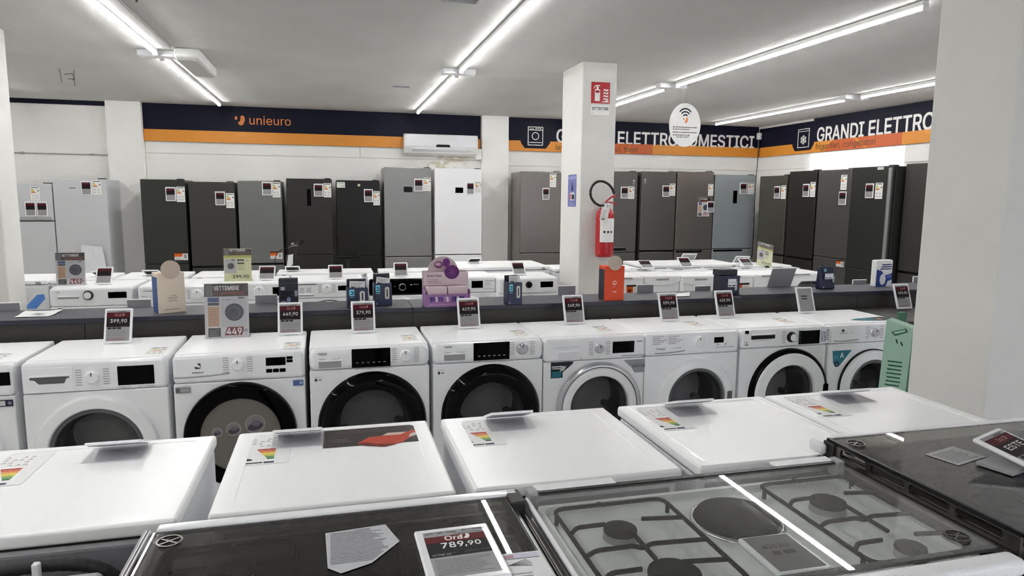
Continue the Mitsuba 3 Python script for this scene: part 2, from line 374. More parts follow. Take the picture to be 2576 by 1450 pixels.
pl.whole(rbox(.70, .885, 8.03, 8.09, CEIL - .008, CEIL, .002, 1), 'm_tagback')
pl = Thing('air_vent', 'grey vent grille at the top edge of the picture', 'vent')
pl.part('frame', minus(rbox(.70, .93, 4.12, 4.50, CEIL - .014, CEIL, .003, 1), box(.72, .91, 4.14, 4.48, CEIL - .03, CEIL - .006)), 'm_grey_plastic')
for i in range(6): pl.part('slat', box(.722, .908, 4.165 + .05 * i, 4.19 + .05 * i, CEIL - .012, CEIL - .007), 'm_tagback')
hk = Thing('ceiling_hook', 'pair of thin wire hooks hanging from the ceiling at the left', 'wire hook')
hk.part('wire', cat(tube([(-2.60, 8.0, CEIL), (-2.59, 8.0, 2.70)], .003, 5), tube(rounded([(-2.58, 8.05, 2.79), (-2.50, 8.05, 2.80), (-2.49, 8.05, 2.68)], .01), .003, 5)), 'm_dark')
hk.part('wire', tube(rounded([(-2.49, 8.05, CEIL), (-2.49, 8.05, 2.74), (-2.55, 8.05, 2.75)], .01), .003, 5), 'm_dark')
hk = Thing('cable_stub', 'short black cable end on the ceiling at the top left', 'cable')
hk.whole(tube([(-1.175, 5.03, CEIL + .01), (-1.175, 5.035, CEIL - .02)], .008, 8), 'm_rubber')

# ------------------------------------------------------------------ signs on the walls
def logo(h):
    """the shop's emblem: a small drop and a bean, height h, from the origin"""
    bean = unary_union([ellipse(.62 * h, .28 * h, .26 * h, .27 * h), ellipse(.78 * h, .62 * h, .22 * h, .36 * h)]).difference(ellipse(.38 * h, .72 * h, .24 * h, .42 * h))
    return unary_union([ellipse(.16 * h, .72 * h, .13 * h, .2 * h), bean.buffer(.02 * h)])
def fascia(M, L, label, zb=2.325, icon=None, title=None, sub=None, notch=None, dark=(), H=2.835, zo=2.485):
    t = Thing('fascia_sign', label, 'sign', M, group='navy signs under the ceiling')
    t.part('panel', box(0, L, zb, H, -.012, .02), 'm_navy')
    band = sbox(0, zb, L, zo)
    if notch:
        a, b = notch
        band = band.difference(Polygon([(a - .05, zo + .01), (a - .045, zo - .03), (a + .02, zb + .045), (b - .02, zb + .045), (b + .045, zo - .03), (b + .05, zo + .01)]).buffer(.02).buffer(-.02))
    t.part('orange_band', ext(band, .004, .02), 'm_orange')
    for g in dark: t.part('orange_band_shape', ext(Polygon(g).intersection(band), .0015, .0241), 'm_orange2')
    return t
SY = YB - .034
s1 = fascia(front(-2.47, SY), 4.705, 'navy sign with orange stripe and logo behind the air conditioner', zb=2.325)
s1.part('logo', ext(affinity.translate(logo(.135), 1.17, 2.575), .004, .02), 'm_logo')
tm = text('unieuro', .117, .004); tm = squash(tm, .56 / (tm.bounds[1][0] - tm.bounds[0][0]))
s1.part('lettering', at(tm, 1.355, 2.593, .02), 'm_logo')
s2 = fascia(front(2.675, SY), 4.43, 'navy sign reading GRANDI ELETTRODOMESTICI above the back row of fridges', notch=(.25, .64),
            dark=([(2.05, 2.3), (2.05, 2.5), (2.46, 2.5), (2.46, 2.3)], [(1.7, 2.3), (1.98, 2.3), (2.05, 2.5), (1.75, 2.5)]))
def washer_icon(w, h):
    g = sbox(0, 0, w, h).difference(sbox(.012, .012, w - .012, h - .012))
    g = unary_union([g, sbox(0, h * .8, w, h * .8 + .01), sbox(.02, h * .14, w - .02, h * .14 + .012), Point(w / 2, h * .5).buffer(w * .24).difference(Point(w / 2, h * .5).buffer(w * .24 - .012)),
                     sbox(.03, h * .85, w * .4, h * .89), *[sbox(w * q, h * .86, w * q + .02, h * .93) for q in (.5, .64, .78)]])
    return g
s2.part('icon', ext(affinity.translate(washer_icon(.25, .29), .32, 2.415), .004, .02), 'm_letter')
tm = text('GRANDI ELETTRODOMESTICI', .2, .004, True); tm = squash(tm, 3.56 / (tm.bounds[1][0] - tm.bounds[0][0]))
s2.part('lettering', at(tm, .775, 2.475, .02), 'm_letter')
tm = text('lavatrici, asciugatrici, forni', .075, .003); tm = squash(tm, 1.40 / (tm.bounds[1][0] - tm.bounds[0][0]))
s2.part('subtitle', at(tm, .775, 2.36, .024), 'm_text')
s3 = fascia(front(XR - .03, YB - .04, 0, -90), 5.2, 'navy sign reading GRANDI ELETTRODOMESTICI on the right wall above the window', notch=(.94, 1.36),
            dark=([(2.55, 2.3), (2.25, 2.5), (3.1, 2.5), (3.1, 2.3)], [(1.6, 2.3), (1.85, 2.5), (2.2, 2.5), (2.5, 2.3)]))
ic = sbox(0, 0, .27, .29).difference(sbox(.012, .012, .258, .278))
star = unary_union([affinity.rotate(sbox(-.008, -.075, .008, .075), a, origin=(0, 0)) for a in (0, 60, 120)] + [affinity.rotate(sbox(-.03, .045, .03, .055), a, origin=(0, 0)) for a in range(0, 360, 60)])
s3.part('icon', ext(affinity.translate(unary_union([ic, sbox(0, .245, .27, .255), affinity.translate(star, .135, .12)]), 1.02, 2.415), .004, .02), 'm_letter')
tm = text('GRANDI ELETTRODOMESTICI', .2, .004, True); tm = squash(tm, 3.55 / (tm.bounds[1][0] - tm.bounds[0][0]))
s3.part('lettering', at(tm, 1.45, 2.485, .02), 'm_letter')
tm = text('frigoriferi, congelatori', .085, .003); tm = squash(tm, 1.2 / (tm.bounds[1][0] - tm.bounds[0][0]))
s3.part('subtitle', at(tm, 1.45, 2.365, .024), 'm_text')
ad = Thing('cornice_strip', 'white cornice strip over the start of the right wall sign', 'cornice')
ad.whole(rbox(XR - .08, XR - .012, 9.2, 10.58, 2.80, CEIL, .006, 1), 'm_wall')
al = Thing('alarm_box', 'small white alarm box on the signs in the room corner', 'alarm')
al.part('case', rbox(7.06, 7.13, 10.50, 10.562, 2.62, 2.735, .01), 'm_plastic', smooth=40)
al.part('lens', rbox(7.075, 7.115, 10.492, 10.505, 2.64, 2.68, .006), 'm_white', smooth=40)
# air conditioner
ac = Thing('air_conditioner', 'white split air conditioner mounted over the left sign', 'air conditioner', front(1.055, YB - .062))
prof = Polygon([(0, 2.225), (0, 2.52), (.17, 2.52), (.2, 2.49), (.205, 2.33), (.15, 2.245), (.05, 2.215)])
body = ext(affinity.affine_transform(prof, [1, 0, 0, 1, 0, 0]), 1.10)      # profile (depth, height) extruded along the width
R = np.eye(4); R[:3, 0] = [0, 0, 1]; R[:3, 1] = [0, 1, 0]; R[:3, 2] = [-1, 0, 0]; R[0, 3] = 1.10
body.apply_transform(R); ac.part('body', body, 'm_plastic')
ac.part('front_panel', rbox(.02, 1.08, 2.335, 2.512, .195, .215, .008), 'm_white2', smooth=40)
ac.part('louver', at(turn(rbox(.11, .99, -.03, .03, -.005, .005, .004), 50, (1, 0, 0)), 0, 2.285, .185), 'm_white2', smooth=40)
ac.part('display', ext(Polygon([(.46, 2.335), (.475, 2.37), (.665, 2.37), (.68, 2.335)]), .004, .2135), 'm_black')
ac.part('side_cover', rbox(1.09, 1.18, 2.17, 2.33, 0, .12, .006, 1), 'm_plastic')
# oval wifi sign
ov = Thing('hanging_sign', 'white oval wifi sign hanging from the third light line', 'hanging sign', front(3.78, 7.0, 2.41))
ov.part('board', ext(ellipse(0, 0, .19, .235, 24), .006, -.006), 'm_paper')
p = Print()
for r in (.055, .095, .135):
    arc = Point(0, .075).buffer(r, 20).difference(Point(0, .075).buffer(r - .019, 20)).intersection(Polygon([(0, .075), (-.3, .075 + .26), (.3, .075 + .26)]))
    p.poly(affinity.scale(arc, .72, .8, origin=(0, .075)), (30, 30, 40))
p.poly(affinity.translate(logo(.062), -.028, .022), (206, 128, 84))
for i, (y, a, b) in enumerate(((-.03, -.145, .15), (-.052, -.145, .06), (-.085, -.145, .15), (-.115, -.14, .07), (-.135, -.1, .05))):
    x = a; r = random.Random(i)
    while x < b:
        w = .012 + .02 * r.random(); p.rect(x, y, min(x + w, b), y + .011, (90, 88, 90)); x += w + .006
ov.part('print', p, 'm_print')
ov.part('wire', tube([(0, .232, -.003), (0, .425, -.003)], .0015, 5), 'm_dark')

# ------------------------------------------------------------------ price tags (electronic shelf labels), energy labels, promotional sheets
def tag_print(w, h, price=None, fine=True, plain=False, cfg=None):
    p = Print(); b = .011
    p.rect(b, b, w - b, h - b, (146, 145, 146), 1)
    if plain:
        for y in (.62, .52): p.rect(w * .25, h * y, w * .6, h * y + .008, (50, 48, 50), 2)
        return p
    p.rect(b, h * .46, w - b, h * .88, (28, 20, 23), 2)
    p.rect(b, h * .735, w - b, h * .875, (76, 20, 30), 3)
    if fine:
        p.text('Ora', w * .36, h * .77, h * .075, (170, 130, 132), 4)
        p.poly(affinity.translate(logo(h * .08), w * .6, h * .77), (170, 130, 132), 4)
        if price: p.text(price, w * .2, h * .585, h * .1, (196, 190, 192), 4, True, wide=w * .6)
        for i in range(3): p.rect(w * (.13 + .17 * i), h * .4, w * (.27 + .17 * i), h * .45, (36, 34, 36), 3)
        p.lines(w * .14, h * .2, w * .84, h * .38, 6, (122, 121, 122), 3, .3, seed=int(w * 1e4) + len(price or ''))
        p.lines(w * .14, h * .07, w * .84, h * .17, 3, (132, 92, 96), 3, .4, seed=3)
        p.lines(w * .5, h * .89, w * .88, h * .93, 1, (90, 88, 90), 3, .6, seed=2)
    return p
def tag(M, label, price=None, w=.13, h=.178, lean=20, stand=True, fine=True, plain=False, group=None, L2=None):
    """a price tag: M is the front frame at the middle of its foot"""
    t = Thing('price_tag', label, 'price tag', M @ tr(0, .016 * math.sin(math.radians(lean)), 0) @ rotx(-lean) @ tr(-w / 2, 0, 0), group=group)
    t.part('frame', rbox(0, w, 0, h, -.012, 0, .004, 2), 'm_white', smooth=40)
    t.part('screen', tag_print(w, h, price, fine, plain), 'm_print')
    if stand: t.part('stand', cat(rbox(w * .2, w * .8, .0, h * .8, -.016, -.012, .002, 1)), 'm_tagback')
    return t
def energy(w=.11, h=.2, bars=7, icons=True):
    p = Print(); p.card(0, 0, w, h, (232, 232, 228), .0006)
    p.rect(w * .08, h * .9, w * .92, h * .96, (60, 66, 110))
    p.rect(w * .08, h * .84, w * .5, h * .87, (120, 120, 120))
    cols = [(58, 140, 62), (104, 160, 60), (176, 190, 62), (232, 214, 66), (226, 160, 52), (210, 110, 46), (196, 60, 44)]
    for i in range(bars):
        y = h * (.80 - .052 * i); p.quad([(w * .1, y - h * .042), (w * (.32 + .07 * i), y - h * .042), (w * (.36 + .07 * i), y - h * .021), (w * (.32 + .07 * i), y)], cols[i])
    p.quad([(w * .72, h * .6), (w * .92, h * .6), (w * .92, h * .67), (w * .72, h * .67)], (24, 24, 26))
    if icons:
        r = random.Random(4)
        for i in range(3):
            for j in range(2):
                x, y = w * (.1 + .3 * i), h * (.1 + .15 * j)
                p.rect(x, y, x + w * .2, y + h * .012, (120, 120, 122)); p.rect(x + w * .03, y + h * .03, x + w * .1, y + h * .08, (150, 150, 152)); p.rect(x + w * .12, y + h * .05, x + w * .18, y + h * .07, (150, 150, 152))
        p.lines(w * .1, h * .4, w * .8, h * .43, 1, (140, 140, 142), 1, .6)
    return p
def fridge_label(w=.1, h=.2):
    p = Print(); p.card(0, 0, w, h, (226, 225, 221), .0006)
    p.rect(w * .1, h * .9, w * .9, h * .95, (90, 90, 96))
    cols = [(120, 160, 80), (206, 196, 90), (206, 150, 70), (190, 90, 60)]
    for i in range(4):
        y = h * (.82 - .07 * i); p.rect(w * .1, y - h * .06, w * (.3 + .09 * i), y, cols[i])
    p.rect(w * .72, h * .68, w * .94, h * .73, (24, 24, 26))
    for i in range(2):
        for j in range(2): p.rect(w * (.15 + .4 * i), h * (.12 + .18 * j), w * (.4 + .4 * i), h * (.2 + .18 * j), (186, 186, 186))
    return p
def promo_print(w, h, kind):
    p = Print(); p.card(0, 0, w, h, (206, 204, 204) if kind != 'yellow' else (232, 234, 190), .0015)
    hb = h * (.76 if kind == 'big' else .8)
    p.rect(0, hb, w, h * .99, (44, 38, 42))
    p.rect(w * .02, hb + .004, w * .19, h * .97, (112, 108, 110), 2)
    p.text('SETTEMBRE', w * .21, hb + h * .115, h * .075, (232, 226, 224), 3, True, wide=w * .58)
    p.text('TI SORPRENDE', w * .21, hb + h * .025, h * .06, (172, 78, 50), 3, False, wide=w * .72)
    if kind == 'yellow':
        p.rect(0, h * .72, w, hb, (188, 192, 96)); p.rect(w * .02, h * .25, w * .45, h * .70, (196, 196, 196), 2)
        p.poly(Point(w * .25, h * .47).buffer(w * .12), (60, 58, 60), 3)
        for i in range(2): p.rect(w * .48, h * (.62 - .1 * i), w * .74, h * (.68 - .1 * i), (84, 84, 80), 2)
        p.rect(w * .28, h * .64, w * .38, h * .67, (40, 40, 40), 3)
        p.text('29', w * .8, h * .62, h * .05, (60, 60, 50), 2)
        p.lines(w * .48, h * .35, w * .8, h * .5, 5, (170, 174, 130), 2, .4)
        p.text('299,90', w * .3, h * .1, h * .09, (66, 64, 50), 3, True, wide=w * .58)
        return p
    p.rect(w * .36, h * .2, w * .97, hb - .004, (190, 190, 192), 1)
    for x, r, c in ((.67, .215, (52, 54, 62)), (.67, .175, (72, 76, 92)), (.64, .12, (58, 62, 78))):
        p.poly(Point(w * x, h * (.47 if r > .13 else .45)).buffer(w * r), c, 2 if r > .2 else 3 if r > .13 else 4)
    p.rect(w * .76, h * .72, w * .9, h * .74, (40, 40, 44), 2); p.rect(w * .4, h * .69, w * .6, h * .71, (160, 160, 164), 2)
    for i, (y0, y1, c) in enumerate(((.66, .745, (72, 88, 132)), (.6, .65, (74, 70, 84)), (.22, .58, (190, 158, 132)))):
        p.rect(w * .07, h * y0, w * .33, h * y1, c, 2)
    p.lines(w * .09, h * .24, w * .31, h * .56, 9, (172, 132, 102), 3, .3)
    p.rect(w * .07, h * .03, w * .35, h * .19, (58, 58, 62), 2); p.lines(w * .1, h * .05, w * .32, h * .18, 4, (150, 150, 152), 3, .3)
    p.quad([(w * .44, h * .05), (w * .84, h * .05), (w * .88, h * .2), (w * .5, h * .2)], (120, 36, 44), 2)
    p.text('449', w * .47, h * .065, h * .115, (238, 236, 236), 4, True, wide=w * .35)
    p.text('90', w * .84, h * .11, h * .05, (70, 66, 70), 4, True)
    return p
def promo(M, label, w, h, kind, lean=6):
    t = Thing('promotional_sign', label, 'sign', group='September offer signs', M=M @ rotx(-lean) @ tr(-w / 2, 0, 0))
    t.part('sheet', promo_print(w, h, kind), 'm_print')
    t.part('acrylic_cover', box(-.004, w + .004, 0.001, h + .004, .003, .005), 'g_acrylic')
    t.part('acrylic_foot', box(-.004, w + .004, 0.0005, .002, -.09, .003), 'g_acrylic', M=rotx(lean))
    return t

# ------------------------------------------------------------------ washing machines
def washer(M, label, c, name='washing_machine', catg='washing machine', d=.5, group=None):
    t = Thing(name, label, catg, M, group=group)
    w, h = c.get('w', .594), .85
    pb = c.get('pb', .715); cx, cyy, rg = c['door'][0], c['door'][1], c['rg']
    hole = at(disc(rg + .012, .3, 40), cx, cyy, -.25)
    t.part('body', minus(rbox(0, w, .015, pb - .002, -d, 0, .006, 2), hole), 'm_white', smooth=35)
    t.part('cabinet_top', rbox(.002, w - .002, pb - .01, .822, -d, -.045, .003, 1), 'm_white2')
    t.part('control_panel', rbox(0, w, pb, .848, -.06, c.get('pz', .006), c.get('pr', .018), 3), c.get('pmat', 'm_white'), smooth=40)
    t.part('worktop', rbox(0, w, .818, h, -d - .01, -.05, .008, 2), 'm_lid', smooth=40)
    pz = c.get('pz', .006)
    if 'drawer' in c:
        x0, y0, x1, y1 = c['drawer']
        t.part('detergent_drawer', rbox(x0, x1, y0, y1, pz - .01, pz + .003, .003, 2), 'm_white', smooth=40)
    if 'rec' in c:
        x0, y0, x1, y1 = c['rec']; k = c.get('recmat', 'm_grey_plastic')
        if c.get('trap'): t.part('drawer_handle', ext(Polygon([(x0, y1), (x1, y1), (x1, y1 - .012), (x1 - .012, y1 - .015), (x1 - .02, y0), (x0 + .034, y0), (x0 + .018, y1 - .018), (x0, y1 - .014)]), .0012, pz + .0032), k)
        else: t.part('drawer_handle', rbox(x0, x1, y0, y1, pz - .004, pz + .0045, .002, 1), k)
        t.part('drawer_handle_lip', at(rbox(x0 - .004, x1 + .004, y1 - .004, y1 + .004, pz, pz + .01, .003, 2)), 'm_white', smooth=40)
    if 'groove' in c:
        x0, y0, x1, y1 = c['groove']
        t.part('drawer_groove', tube(spline([(x0, y0, pz + .001), ((x0 + x1) / 2, (y0 + y1) / 2 - .004, pz + .002), (x1, y1, pz + .001)], 14), .003, 6), 'm_grey_plastic', smooth=True)
    if 'dial' in c:
        x, y, r, mt = c['dial']
        k = t.part('dial', at(lathe([(r + .004, 0), (r + .004, .004), (r, .005), (r * .94, .02), (r * .85, .023), (0, .023)], 32), x, y, pz), mt, smooth=40)
        if c.get('dialcap'): t.part('dial_cap', at(disc(r * .8, .003, 32, .001), x, y, pz + .0225), c['dialcap'], under=k, smooth=40)
        t.part('pointer', box(x - .0018, x + .0018, y + r * .3, y + r * .85, pz + .02, pz + .0245), c.get('pcol', 'm_dark'), under=k)
    if 'disp' in c:
        x0, y0, x1, y1 = c['disp']; t.part('display', rbox(x0, x1, y0, y1, pz - .002, pz + .003, .003, 2), 'm_gloss', smooth=40)
    for x0, y0, x1, y1 in c.get('btn', ()): t.part('button', rbox(x0, x1, y0, y1, pz - .002, pz + .003, .002, 1), c.get('btnmat', 'm_gloss'))
    # door
    zt = 0
    for i, (mt, ro, ri, z0, z1, nm) in enumerate(c['rings']):
        b = min(.012, (ro - ri) * .35)
        if mt == 'm_ringgloss':
            q = np.linspace(0, 1, 12); arc = [(ri, -.01)] + [(ri + (ro - ri) * u, z0 + (z1 - z0) * math.sin(math.pi * (.22 + .78 * u)) ** .6 if u < 1 else z0) for u in q]
            t.part(nm, at(lathe(arc, 96), cx, cyy, 0), mt, smooth=50)
        else: t.part(nm, at(lathe([(ri, z0 - .01), (ri, z1 - b * .6), (ri + b * .5, z1), (ro - b * 1.6, z1), (ro - b * .4, z1 - b * .6), (ro, z1 - b * 1.6), (ro, z0 - .002)], 72), cx, cyy, 0), mt, smooth=40)
        zt = max(zt, z1)
    if c.get('notch'):
        a, b, y0, y1 = c['notch']; t.part('door_handle', rbox(a, b, y0, y1, .012, zt + .003, .006, 2), c.get('notchmat', 'm_ring_grey'), smooth=40)
    t.part('door_seal', at(lathe([(rg + .012, -.03), (rg - .012, -.02), (rg - .02, -.05), (rg + .004, -.09)], 48), cx, cyy, 0), 'm_ring_grey', smooth=True)
    k = t.part('drum', at(lathe([(rg + .006, -.07), (rg + .008, -.1), (rg + .008, -.34), (rg * .7, -.36), (0, -.36)], 48), cx, cyy, 0), 'm_drum', smooth=40)
    for a in (95, 215, 335):
        rr = (rg - .01); t.part('drum_rib', at(turn(rbox(-.02, .02, -.03, .03, -.33, -.11, .018, 2), 0), cx, cyy, 0), 'm_drum', under=k, smooth=40,
                                M=tr(cx + rr * math.cos(math.radians(a)), cyy + rr * math.sin(math.radians(a)), 0) @ rotz(a - 90) @ tr(-cx, -cyy, 0))
    if c.get('disc'):
        p = Print(); p.poly(Point(0, 0).buffer(rg, 32), (104, 100, 94), 1)
        for x, y, r in ((.065, .05, .043), (-.033, .032, .031), (-.107, .022, .02)):
            p.poly(Point(x, y).buffer(r + .003), (152, 150, 148), 2); p.poly(Point(x, y).buffer(r), (120, 116, 116), 3)
            p.poly(affinity.rotate(ellipse(x, y - r * .3, r * .85, r * .45), 15), (58, 54, 62), 4); p.poly(ellipse(x + r * .1, y + r * .1, r * .5, r * .35), (96, 92, 104), 5)
        t.part('door_cover_sticker', p, 'm_printgloss', M=tr(cx, cyy, zt * .6))
    else:
        t.part('door_glass', at(lathe([(rg, .012), (rg * .93, .0), (rg * .8, -.03), (rg * .5, -.055), (0, -.06)], 48), cx, cyy, 0), c.get('glass', 'g_door'), smooth=True)
    # print on the panel
    p = Print()
    if 'dial' in c and c.get('ticks', True):
        x, y, r, _ = c['dial']
        for i in range(7):
            yy = y + (i - 3) * .0115
            for s in (-1, 1):
                a = x + s * (r + .014); p.rect(min(a, a + s * .026), yy, max(a, a + s * .026), yy + .0024, (128, 128, 132))
    for q in c.get('marks', ()):
        p.rect(*q[:4], q[4] if len(q) > 4 else (120, 120, 124))
    for s, x, y, hh, cc in c.get('words', ()): p.text(s, x, y, hh, cc, 1)
    if c.get('print') : c['print'](p)
    if p.n: t.part('panel_print', p, 'm_print', M=tr(0, 0, pz + .0035))
    for n_, p, x, y in c.get('stickers', ()): t.part('sticker', p, 'm_print', M=tr(x, y, .0012 if y + .05 < pb else pz + .0038), L=n_)
    e = c.get('elabel')
    if e:
        q = energy(.085, .15); t.part('energy_label', q, 'm_print', M=tr(e[0], h + .0009, e[1]) @ rotx(-90))
    return t

def stick(w, h, *ops, base=(150, 150, 152)):
    p = Print(); p.card(0, 0, w, h, base, .0004)
    for o in ops: getattr(p, o[0])(*o[1:])
    return p
def tri_sticker(g, c, *ops):
    p = Print(); p.poly(Polygon(g), c, 0)
    for o in ops: getattr(p, o[0])(*o[1:])
    return p
ROWA = 0.584
ra = math.radians(ROWA)
def row(x, off=0.0, z=0.0, deg=0.0):
    return front(x * math.cos(ra) - off * math.sin(ra), 3.45 + x * math.sin(ra) + off * math.cos(ra), z, ROWA + deg)
WX = [-1.985, -1.36, -.743, -.127, .487, 1.087, 1.684, 2.295, 2.908]
white_rings = lambda ro, ri: [('m_white', ro, ri + .02, 0, .034, 'door_ring'), ('m_ring_grey', ri + .022, ri, 0, .026, 'inner_ring')]
W = [
 dict(pb=.706, door=(.292, .43), rg=.178, rings=white_rings(.256, .178), disp=(.45, .755, .585, .815), dial=(.285, .775, .03, 'm_white'), elabel=(.43, -.08),
      stickers=[('dark sticker with white drawing', stick(.06, .03, ('rect', .004, .004, .03, .026, (200, 200, 206), 1), ('rect', .04, .008, .054, .022, (130, 130, 150), 1), base=(40, 40, 54)), .53, .66)]),
 dict(pb=.706, door=(.29, .43), rg=.176, rings=white_rings(.256, .176), drawer=(.006, .711, .208, .826), rec=(.036, .752, .191, .788), recmat='m_ring_grey', trap=True, dial=(.285, .773, .029, 'm_white'),
      disp=(.387, .727, .54, .817), marks=[(.39, .716, .44, .718), (.47, .716, .49, .718), (.5, .716, .54, .718)], elabel=(.48, -.07)),
 dict(pb=.716, door=(.292, .452), rg=.183, rings=[('m_gloss', .258, .183, 0, .038, 'door_ring')], disc=True, dial=(.288, .797, .027, 'm_white'), pcol='m_dark',
      disp=(.415, .783, .506, .823), btn=[(.51, .811, .539, .825), (.51, .795, .539, .809), (.415, .749, .443, .767), (.446, .749, .474, .767), (.477, .749, .505, .767)],
      groove=(.0, .747, .25, .757), elabel=(.49, -.05), marks=[(.085, .766, .135, .769, (70, 70, 74))],
      print=lambda p: (p.poly(rrect(.098, .786, .124, .812, .007).difference(Point(.106, .803).buffer(.009)).difference(Point(.117, .796).buffer(.006)), (48, 48, 52))),
      stickers=[('grey sticker', stick(.065, .028, ('rect', .003, .003, .018, .025, (96, 96, 98), 1), ('rect', .022, .006, .06, .022, (160, 160, 162), 1), base=(136, 136, 138)), .01, .672),
                ('blue sticker', stick(.048, .028, ('rect', .03, .008, .044, .022, (150, 166, 200), 1), base=(84, 104, 150)), .538, .676),
                ]),
 dict(pb=.742, door=(.305, .453), rg=.183, rings=[('m_ringgloss', .272, .183, 0, .04, 'door_ring')], glass='g_doordark', words=[('Haier', .042, .823, .013, (50, 50, 54))], rec=(.045, .757, .152, .793), recmat='m_grey_plastic',
      disp=(.204, .75, .395, .845), dial=(.47, .803, .029, 'm_white'), pr=.03, elabel=(.47, -.11), marks=[(.045, .8, .08, .802), (.11, .801, .15, .8025)] + [(.225 + .027 * i, .772, .237 + .027 * i, .777, (120, 120, 124)) for i in range(6)],
      stickers=[('small printed icons', stick(.04, .03, ('rect', 0, .026, .04, .0275, (110, 110, 112), 1), ('rect', .004, .006, .016, .02, (70, 70, 74), 1), ('rect', .022, .01, .036, .015, (90, 90, 94), 1), base=(236, 237, 239)), .02, .683)]),
 dict(pb=.742, door=(.31, .459), rg=.178, rings=[('m_ringgloss', .27, .178, 0, .04, 'door_ring')], glass='g_doordark', words=[('Haier', .055, .828, .013, (50, 50, 54))], rec=(.056, .761, .165, .796), recmat='m_grey_plastic',
      disp=(.211, .752, .406, .847), dial=(.475, .806, .029, 'm_chrome'), pr=.026, elabel=(.47, -.11), marks=[(.056, .802, .09, .804), (.12, .803, .165, .8045)] + [(.235 + .027 * i, .774, .247 + .027 * i, .779, (150, 150, 154)) for i in range(6)],
      stickers=[('small printed icons', stick(.04, .03, ('rect', 0, .026, .04, .0275, (110, 110, 112), 1), ('rect', .004, .006, .016, .02, (70, 70, 74), 1), ('rect', .022, .01, .036, .015, (90, 90, 94), 1), base=(236, 237, 239)), .02, .683)]),
 dict(pb=.72, door=(.322, .459), rg=.172, rings=[('m_chrome', .25, .222, 0, .032, 'door_ring'), ('m_white', .222, .172, 0, .036, 'inner_ring')], rec=(.078, .738, .188, .774), recmat='m_white2',
      dial=(.317, .785, .023, 'm_chrome'), disp=(.396, .753, .526, .818), elabel=(.38, -.13), marks=[(.45, .735, .58, .738), (.54, .812, .575, .817), (.05, .80, .2, .802, (190, 190, 194)), (.06, .79, .18, .7915, (190, 190, 194)), (.21, .725, .212, .75, (170, 170, 172))],
      stickers=[('teal and black sticker', tri_sticker([(0, 0), (.068, 0), (.068, .03), (.125, .075), (.13, .088), (0, .088)], (40, 44, 50), ('rect', .004, .004, .062, .036, (44, 108, 122), 1), ('rect', .006, .06, .07, .066, (220, 220, 222), 1), ('rect', .006, .05, .06, .055, (220, 220, 222), 1), ('quad', [(.05, .035), (.075, .04), (.09, .065), (.06, .062)], (190, 190, 192), 2)), .04, .63),
                ('grey sticker reading VAPORE', tri_sticker([(0, .076), (.127, .076), (.127, 0), (.07, 0), (.05, .03)], (150, 151, 156), ('text', 'VAPORE', .052, .03, .015, (48, 48, 52), 1), ('rect', .06, .05, .12, .052, (90, 90, 94), 1)), .466, .634)]),
 dict(pb=.722, door=(.325, .458), rg=.165, rings=[('m_white', .237, .182, 0, .034, 'door_ring'), ('m_ring_grey', .184, .165, 0, .024, 'inner_ring')], groove=(.056, .738, .243, .747), dial=(.329, .797, .03, 'm_white'), disp=(.431, .782, .492, .815), elabel=(.40, -.16), ticks=False,
      words=[('Indesit', .064, .757, .012, (110, 110, 116))], marks=[(.038 + .1 * j, .79 + .0105 * i, .038 + .1 * j + .05 + .02 * ((i * 7 + j * 3) % 3), .7925 + .0105 * i, (140, 140, 146)) for i in range(5) for j in range(2)] + [(.17, .764, .22, .766), (.44, .755, .56, .757), (.5, .77, .51, .776), (.45, .77, .46, .776)],
      notch=(.515, .55, .43, .50)),
 dict(pb=.735, door=(.337, .453), rg=.172, rings=[('m_gloss', .272, .238, 0, .028, 'door_ring'), ('m_white', .25, .172, 0, .037, 'inner_ring')], rec=(.064, .79, .223, .818), recmat='m_black', dial=(.337, .794, .027, 'm_black'), dialcap='m_white', disp=(.39, .746, .542, .828), elabel=(.40, -.14),
      btn=[(.022, .825, .046, .844)], marks=[(.02, .772, .04, .776), (.02, .757, .045, .763), (.07, .782, .2, .784, (180, 180, 184))], notch=(.56, .60, .40, .50), notchmat='m_gloss',
      stickers=[('white leaflet with blue lines', stick(.07, .1, *[('rect', .008 + .011 * i, .012, .012 + .011 * i, .075, (40, 50, 90), 1) for i in range(4)], ('lines', .05, .02, .066, .09, 6, (60, 60, 70), 1), base=(236, 238, 246)), .535, .745)]),
 dict(pb=.735, door=(.32, .456), rg=.15, rings=[('m_black', .236, .225, 0, .014, 'door_rim'), ('m_white', .23, .17, 0, .036, 'door_ring'), ('m_ring_grey', .172, .15, 0, .028, 'inner_ring')], dial=(.322, .796, .025, 'm_chrome'), disp=(.411, .784, .505, .83), groove=(.03, .755, .21, .758), marks=[(.06, .80, .12, .802), (.14, .8, .16, .802), (.43, .755, .45, .765), (.47, .755, .49, .765)],
      print=lambda p: p.poly(Point(.089, .817).buffer(.009), (70, 70, 74)),
      stickers=[('teal energy class sticker with a white A', tri_sticker([(0, .1), (.14, .1), (.07, .02), (.05, 0), (.01, .02)], (52, 118, 138), ('text', 'A', .055, .055, .03, (232, 236, 236), 1, True), ('poly', Point(.035, .015).buffer(.017), (24, 34, 52), 1), ('poly', Point(.035, .015).buffer(.01), (96, 110, 130), 2), ('lines', .012, .05, .05, .075, 3, (110, 160, 172), 1)), .03, .592)])]
WL = ['white washing machine cut off by the left edge of the picture', 'white washing machine with large white door, leftmost fully visible at the front',
      'white washing machine with black door ring and round grey picture disc on its door', 'white washing machine with glossy black door and plain white dial under the 379 tag',
      'white washing machine with glossy black door and chrome dial under the 419 tag', 'white washing machine with chrome door ring and teal corner sticker',
      'white washing machine with white door ring and rows of programme text left of its dial', 'white washing machine with black crescent behind its white door and leaflet on the panel',
      'white washing machine beside the green carton, with teal letter A sticker']
